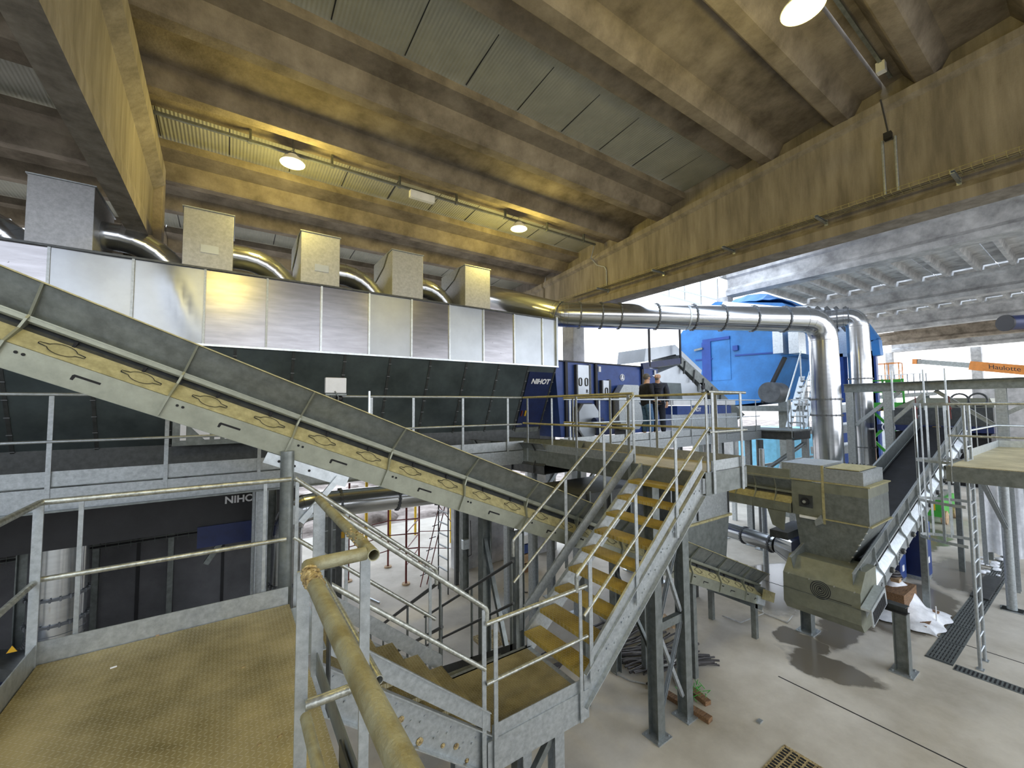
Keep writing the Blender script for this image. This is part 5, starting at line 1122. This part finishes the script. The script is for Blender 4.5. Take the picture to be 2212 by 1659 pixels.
# ================= FLOOR LEVEL THINGS =================
# scaffolding outside
t = thing('scaffold', 'red brown tube scaffold with wire rails beyond the short stair', 'scaffold', (4.2, 11.5, 0))
sp = [atz(a, b, 0) for a, b in ((752, 1256), (826, 1224), (878, 1262), (904, 1240))]
for a, b in ((752, 1256), (877, 1262), (905, 1218), (838, 1225)):
    p = atz(a, b, 0); G().tube(p, (p.x, p.y, 2.75), .028, 10).build('standard', 'red_brown', t); G().disc((p.x, p.y, .02), (0, 0, 1), .11, .03, 16).build('foot_plate', 'wood_light', t)
P = [atz(a, b, 0) for a, b in ((752, 1256), (838, 1225), (905, 1218), (877, 1262))]
for z in (.5, .95, 1.4, 2.2): G().path([(p.x, p.y, z) for p in P], .014, 6).build('guard_rail', 'red_brown', t)
G().path([(P[2].x, P[2].y, 2.6), (6.0, 11.5, .9)], .012, 6).build('brace', 'red_brown', t); G().path([(P[2].x, P[2].y, 1.0), (6.0, 11.4, 1.15)], .012, 6).build('guard_rail', 'red_brown', t); G().path([(P[2].x, P[2].y, .5), (6.0, 11.4, .6)], .012, 6).build('guard_rail', 'red_brown', t)
for i, (a, b) in enumerate(((790, 1226), (842, 1166), (897, 1155), (974, 1172))):
    p = atz(a, b, 0); tag(G().tube((p.x, p.y, 0), (p.x, p.y, 2.9), .045, 12).build('prop', 'yellow'), ['yellow steel prop nearest the thick dusty rail end', 'yellow steel prop, second from the left, behind the red scaffold', 'yellow steel prop, third from the left, behind the red scaffold', 'yellow steel prop right behind the scaffold ladder'][i], 'prop')
t = thing('scaffold_ladder', 'upright dark ladder leaning at the scaffold beside the wall block', 'ladder', (4.9, 10.3, 0)); a, b = atz(947, 1272, 0), atz(968, 1284, 0)
for p in (a, b): G().tube(p, (p.x, p.y, 2.85), .018, 8).build('side_rail', 'galv_dark', t)
for i in range(9): G().beam((a.x, a.y, .3+.3*i), (b.x, b.y, .28+.3*i), .03, .03).build('rung', 'galv', t)
t = thing('step_ladder', 'narrow slanting ladder crossing in front of the scaffold ladder', 'ladder', (4.4, 10.8, 0)); a, b = atz(908, 1268, 0), atz(922, 1262, 0)
for p in (a, b): G().tube(p, (p.x+.55, p.y-.3, 2.7), .014, 8).build('side_rail', 'red_brown', t)
for i in range(7): G().beam((a.x+.07*i, a.y-.04*i, .3+.33*i), (b.x+.07*i, b.y-.04*i, .3+.33*i), .02, .02).build('rung', 'galv_dark', t)
t = thing('platform', 'low galvanised gangway edge above the scaffold with a perforated tray', 'platform', (3.5, 10.2, 2.6))
G().box(1.8, 5.6, 10.3, 10.9, 2.62, 2.72).build('deck', 'galv_dull', t); G().box(1.8, 5.6, 10.24, 10.3, 2.72, 2.85).build('cable_tray', 'galv', t)
for x in (2.2, 5.3): G().box(x-.05, x+.05, 10.5, 10.6, 0, 2.62).build('leg', 'galv_dark', t)
# grey cabinets outside
t = thing('electric_cabinet', 'grey cabinet with an orange warning label beside the dark elbow duct', 'cabinet', (2.7, 11.4, 0)); p, q = aty(697, 1102, 11.2), aty(742, 1150, 11.2)
G().box(p.x, q.x+.05, 11.2, 11.9, .9, 2.25).build('housing', 'galv_dull', t, bevel=.01); G().box(p.x+.32, p.x+.52, 11.19, 11.2, 1.62, 1.78).build('warning_label', 'yellow_sign', t); G().box(p.x, q.x+.05, 11.19, 11.2, 1.85, 1.87).build('seam', 'galv_bright', t); G().box(p.x+.05, q.x, 11.3, 11.8, 0, .9).build('plinth', 'galv_dark', t)
t = thing('blue_film', 'scraps of blue plastic film on the floor by the cabinet', 'plastic film', (2.9, 10.6, 0)); p = atz(712, 1232, 0)
g = G()
for i in range(14): a = random.uniform(0, 6.3); g.ball((p.x+.25*math.cos(a)*random.random(), p.y+.25*math.sin(a), .05), random.uniform(.04, .11), 6, (1, 1, .6))
g.build('crumpled_film', 'light_blue', t)
a, b = atz(790, 1290, 0), atz(820, 1304, 0); tag(G().tube(a+V((0, 0, .02)), b+V((0, 0, .02)), .02, 8).build('metal_bar', 'galv_bright'), 'short bright metal bar lying on the floor beyond the stair', 'bar')
t = thing('control_box', 'small grey switch box on the steel leg below the conveyor', 'switch box', (5.1, 9.6, 1.4)); p = aty(1006, 1176, 9.7)
G().box(p.x-.09, p.x+.09, 9.66, 9.78, p.z-.12, p.z+.12).build('housing', 'galv_bright', t, bevel=.01); G().path([(p.x, 9.64, p.z-.12), (p.x+.04, 9.64, p.z-.3), (p.x+.14, 9.66, p.z-.28), (p.x+.12, 9.66, p.z+.6)], .008, 6).build('cable', 'black', t)
g = G()
for i in range(9): g.path([(6.3+.03*i, 9.2+.02*i, 2.6-.05*i), (6.28+.05*math.sin(i), 9.25, 1.6), (6.35+.04*math.cos(i*2), 9.2, .6), (6.3+.1*math.sin(i*3), 9.15+.05*i, .02), (6.5+.1*math.cos(i), 9.0+.06*i, .02)], .012, 6)
tag(g.build('cable_bundle', 'black'), 'bundle of black cables hanging down to the floor behind the landing', 'cables', kind='stuff')
t = thing('stacked_pallets', 'orange brown stacked crates in the shade behind the steel legs', 'crates', (7.4, 10.4, 0))
for i, m in enumerate(('wood', 'wood_light', 'navy_mid', 'plastic_white')): G().box(7.0, 7.8, 10.1, 10.7, .28*i, .28*i+.24).build('crate', m, t)
tag(G().box(4.35, 4.95, 7.4, 8.0, 0, .012).build('manhole_cover', 'rust'), 'dark square cover plate in the floor below the landing', 'cover plate')
# cables
def coil(x, y, R, n, label, m='cable'):
    g = G(); pts = []
    for i in range(n*18):
        a = 2*math.pi*i/18; r = R*(1-.35*((i*7919) % 13)/13); r = R*(.82+.18*math.sin(i*.37+x)); pts.append((x+r*math.cos(a), y+r*math.sin(a)*.8, .02+.018*(i/18)+.02*math.sin(i*.9)))
    g.path(pts, .011, 5); tag(g.build('cable_coil', m), label, 'cable')
coil(7.35, 6.75, .42, 8, 'grey cable coil seen through the upper gap between the yellow treads'); coil(6.35, 6.1, .36, 7, 'loose grey cable coil seen below the middle treads'); coil(8.2, 7.2, .35, 6, 'small cable coil lying farthest behind the stair', 'cable_dark')
coil(5.2, 6.3, .33, 6, 'dark cable coil beside the foot of the long stair', 'cable_dark'); coil(6.9, 5.2, .38, 5, 'tangled pale cable behind the lattice frame')
g = G()
for i in range(34):
    x0 = 6.15+random.uniform(-.1, .1)+.012*i; y = 4.9+.055*i; pts = []
    for k in range(12):
        u = k/11; pts.append((x0+1.5*u+.06*math.sin(9*u+i), y+.16*math.sin(3.2*u+i*.2)-.45*u, .03+.07*abs(math.sin(i*1.7+3*u))))
    g.path(pts, random.uniform(.014, .026), 6)
tag(g.build('cable_heap', 'cable_dark'), 'wide heap of dark hoses and cables on the floor under the stair', 'cables', kind='stuff')
for i, (pp, lb) in enumerate((([(1560, 1330), (1600, 1345), (1650, 1325), (1640, 1300), (1600, 1290), (1640, 1320), (1700, 1345), (1712, 1330)], 'thin pale cable looping on the floor near the tail of the long conveyor'),
    ([(1285, 1420), (1330, 1455), (1360, 1470), (1400, 1478)], 'thin cable running along the floor beside the lattice frame'), ([(1330, 1360), (1320, 1385), (1345, 1420), (1365, 1455)], 'cable end curling out of the dark cable heap'))):
    tag(G().path([tuple(atz(a, b, .02)) for a, b in pp], .012, 6).build('loose_cable', 'cable'), lb, 'cable')
g = G()
for k, (a, b, h) in enumerate((((1405, 1483), (1535, 1562), 0), ((1462, 1470), (1530, 1525), 0))):
    p, q = atz(*a, 0), atz(*b, 0); o = G().beam((p.x, p.y, .04+h), (q.x, q.y, .04+h), .12, .07).build('timber_plank', 'wood'); tag(o, ['long brown timber plank on the floor behind the lattice frame feet', 'dark timber plank lying next to the green netting'][k], 'plank')
p = atz(1500, 1500, 0); g = G()
for i in range(60): a = random.uniform(0, 6.3); r = random.uniform(0, .28); g.path([(p.x+r*math.cos(a), p.y+r*math.sin(a)*.6, .02), (p.x+r*math.cos(a)+random.uniform(-.1, .1), p.y+r*math.sin(a)*.6+random.uniform(-.1, .1), random.uniform(.03, .13))], .006, 4)
tag(g.build('green_netting', 'green'), 'bit of bright green netting on the floor by the planks', 'netting', kind='stuff')
t = thing('broken_pallet', 'broken light wooden pallet pieces behind the lattice frame', 'pallet', (8.1, 5.8, 0)); p = atz(1445, 1350, 0)
for k in range(5): a = .5*k; G().beam((p.x-.3*math.cos(a), p.y-.3*math.sin(a), .03+.03*k), (p.x+.3*math.cos(a), p.y+.3*math.sin(a), .03+.03*k), .08, .02).build('board', 'wood_light', t)
p = atz(1640, 1560, 0); tag(G().box(p.x-.04, p.x+.06, p.y-.03, p.y+.03, 0, .02).build('metal_plate_scrap', 'galv'), 'small rectangular metal scrap alone on the open floor', 'scrap')
# floor drains
t = thing('floor_channel', 'wide slotted steel floor channel running away to the right', 'drain', (15.5, 2.15, 0))
G().box(11.25, 20.6, 1.98, 2.36, 0, .006).build('cover', 'galv_dull', t)
for i in range(9): 
    g = G()
    for k in range(5):
        for j in range(7): x = 11.35+1.02*i+.19*k; y = 2.02+.047*j; g.box(x, x+.15, y, y+.016, .006, .009)
    tag(g.build('slots', 'slot', t), kind='stuff')
for i in range(10): G().box(11.28+1.02*i, 11.30+1.02*i, 1.98, 2.36, .006, .010).build('joint', 'black', t)
tag(G().box(15.6, 17.8, 2.04, 2.36, .01, .05).build('cover_plate', 'galv_dark'), 'loose dark plate lying on the far part of the floor channel', 'plate')
t = thing('floor_drain', 'narrow grated gutter with cross bars at the lower right', 'drain', (11.2, -.2, 0))
G().box(11.12, 11.38, -3, 1.96, 0, .005).build('frame', 'galv_dull', t); 
g = G()
for i in range(92): g.box(11.16, 11.34, -2.9+.053*i, -2.875+.053*i, .005, .008)
tag(g.build('slots', 'slot', t), kind='stuff')
t = thing('floor_grate', 'square perforated manhole grate at the bottom edge of the photo', 'grate', (6.2, 2.5, 0))
G().box(5.62, 6.72, 1.9, 2.95, 0, .012).build('frame', 'rust', t)
g = G()
for i in range(16):
    for j in range(10): g.box(5.70+.062*i, 5.735+.062*i, 1.97+.098*j, 2.04+.098*j, .012, .015)
tag(g.build('perforations', 'slot', t), kind='stuff')
a, b = atz(2160, 1312, 0), atz(2300, 1345, 0); tag(G().beam((a.x, a.y, .01), (b.x, b.y, .01), .3, .02).build('grate_cover', 'galv_dull'), 'short slotted cover in the floor at the right edge', 'grate')
# navy cabinets
for (a, b, h, w, lb) in ((1947, 1264, 1.05, .55, 'smaller navy blue cabinet standing beside the rising conveyor'), (2003, 1258, 1.55, .62, 'taller navy blue cabinet behind the smaller one, near the cage')):
    p = atz(a, b, 0); t = thing('electric_cabinet', lb, 'cabinet', (p.x, p.y, 0)); G().box(p.x-.0, p.x+w, p.y, p.y+.9, .1, h).build('housing', 'navy_mid', t, bevel=.01); G().box(p.x+.01, p.x+w-.01, p.y+.01, p.y+.88, 0, .1).build('plinth', 'galv', t)
    G().box(p.x-.012, p.x, p.y+.02, p.y+.88, .12, h-.02).build('door', 'navy', t)
    for z in (.3, .72): G().box(p.x+w*.3, p.x+w*.6, p.y-.01, p.y, h*z, h*z+.16).build('label_plate', 'letters', t)
# wrapped pallet
t = thing('wrapped_pallet', 'pallet with white plastic film slumped beside the hopper leg', 'pallet', (13.0, 3.0, 0))
for k in range(4): G().box(12.45, 13.6, 2.55+.3*k, 2.68+.3*k, .02, .12).build('board', 'wood', t)
G().box(12.5, 13.5, 2.9, 3.6, .12, .62).build('carton', 'wood', t)
g = G(); N = 18; vs = []; fs = []
for i in range(N+1):
    for j in range(N+1):
        u, v = i/N, j/N; x = 12.3+1.5*u; y = 2.35+1.35*v; h = .10+.62*math.exp(-((u-.55)**2+(v-.62)**2)/.07)+.06*math.sin(13*u+5*v)*math.sin(9*v); e = min(u, v, 1-u, 1-v)
        vs.append((x+.05*math.sin(17*v), y+.05*math.sin(15*u), max(.025, h*min(1, e*7)+.03)))
for i in range(N):
    for j in range(N): a = i*(N+1)+j; fs.append((a, a+1, a+N+2, a+N+1))
g.add(vs, fs, True); g.build('plastic_film', 'film', t)
t = thing('hose_coil', 'coils of black hose on top of the film wrapped pallet', 'hose', (13.2, 3.4, .78))
for k in range(3):
    g = G(); g.ring((13.1+.02*k, 3.3, .80+.05*k), (.1, 0, 1), .24-.03*k, .03, 26); g.build('loop', 'cable_dark', t)
tag(G().box(12.85, 13.05, 3.05, 3.2, .76, .84).build('cardboard_piece', 'wood_light'), 'piece of brown cardboard by the black hose coils', 'cardboard')
a = atz(2024, 1352, 0); tag(G().tube((a.x, a.y, 0), (a.x, a.y, .42), .012, 8).build('marker_rod', 'plastic_white'), 'thin white rod standing upright by the wet floor', 'rod')
# hanging white film sheets at the right
t = thing('plastic_curtain', 'translucent white plastic sheet hanging behind the right platform', 'plastic sheet', (18.5, 2.0, 0))
g = G(); vs = []; fs = []; N = 16
p, q = atx(2125, 1060, 19), atx(2200, 1060, 19)
for i in range(N+1):
    for j in range(8):
        u = i/N; vs.append((19+.12*math.sin(u*14)+.05*j*math.sin(u*3), p.y*(1-u)+(q.y-.1)*u, .4+(2.9-.4)*j/7))
for i in range(N):
    for j in range(7): a = i*8+j; fs.append((a, a+1, a+9, a+8))
g.add(vs, fs, True); g.build('sheet', 'film', t)
G().box(18.9, 19.1, q.y-.2, p.y+.1, 2.9, 3.5).build('box_beam', 'galv_dull', t)
for y in (p.y+.05, q.y-.15): G().box(18.95, 19.05, y-.05, y+.05, 0, 2.9).build('post', 'galv', t)
g = G()
for i in range(26):
    a = random.uniform(0, 6.3); r = random.random(); g.ball((19.0+1.1*r*math.cos(a), 2.3+.5*r*math.sin(a), .04), random.uniform(.04, .14), 6, (1.4, 1, .4))
tag(g.build('film_scraps', 'film'), 'crumpled white film scraps on the floor beside the channel', 'plastic film', kind='stuff')
# small debris on the near deck
for i, (a, b, m, s) in enumerate(((245, 1443, 'letters', .016), (340, 1374, 'wood_light', .01), (525, 1443, 'rust', .012), (605, 1592, 'rust', .014), (560, 1611, 'rust', .01))):
    p = atz(a, b, 3.2); tag(G().beam((p.x-s, p.y, 3.204), (p.x+s, p.y+s*.4, 3.204), s*.6, .006).build('debris_chip', m), ['small white chip on the near checker plate deck', 'light wood chip at the back of the near deck', 'rusty chip at the right of the near deck', 'rusty flake low on the near deck beside the rail post', 'tiny rusty flake at the bottom right of the near deck'][i], 'debris')
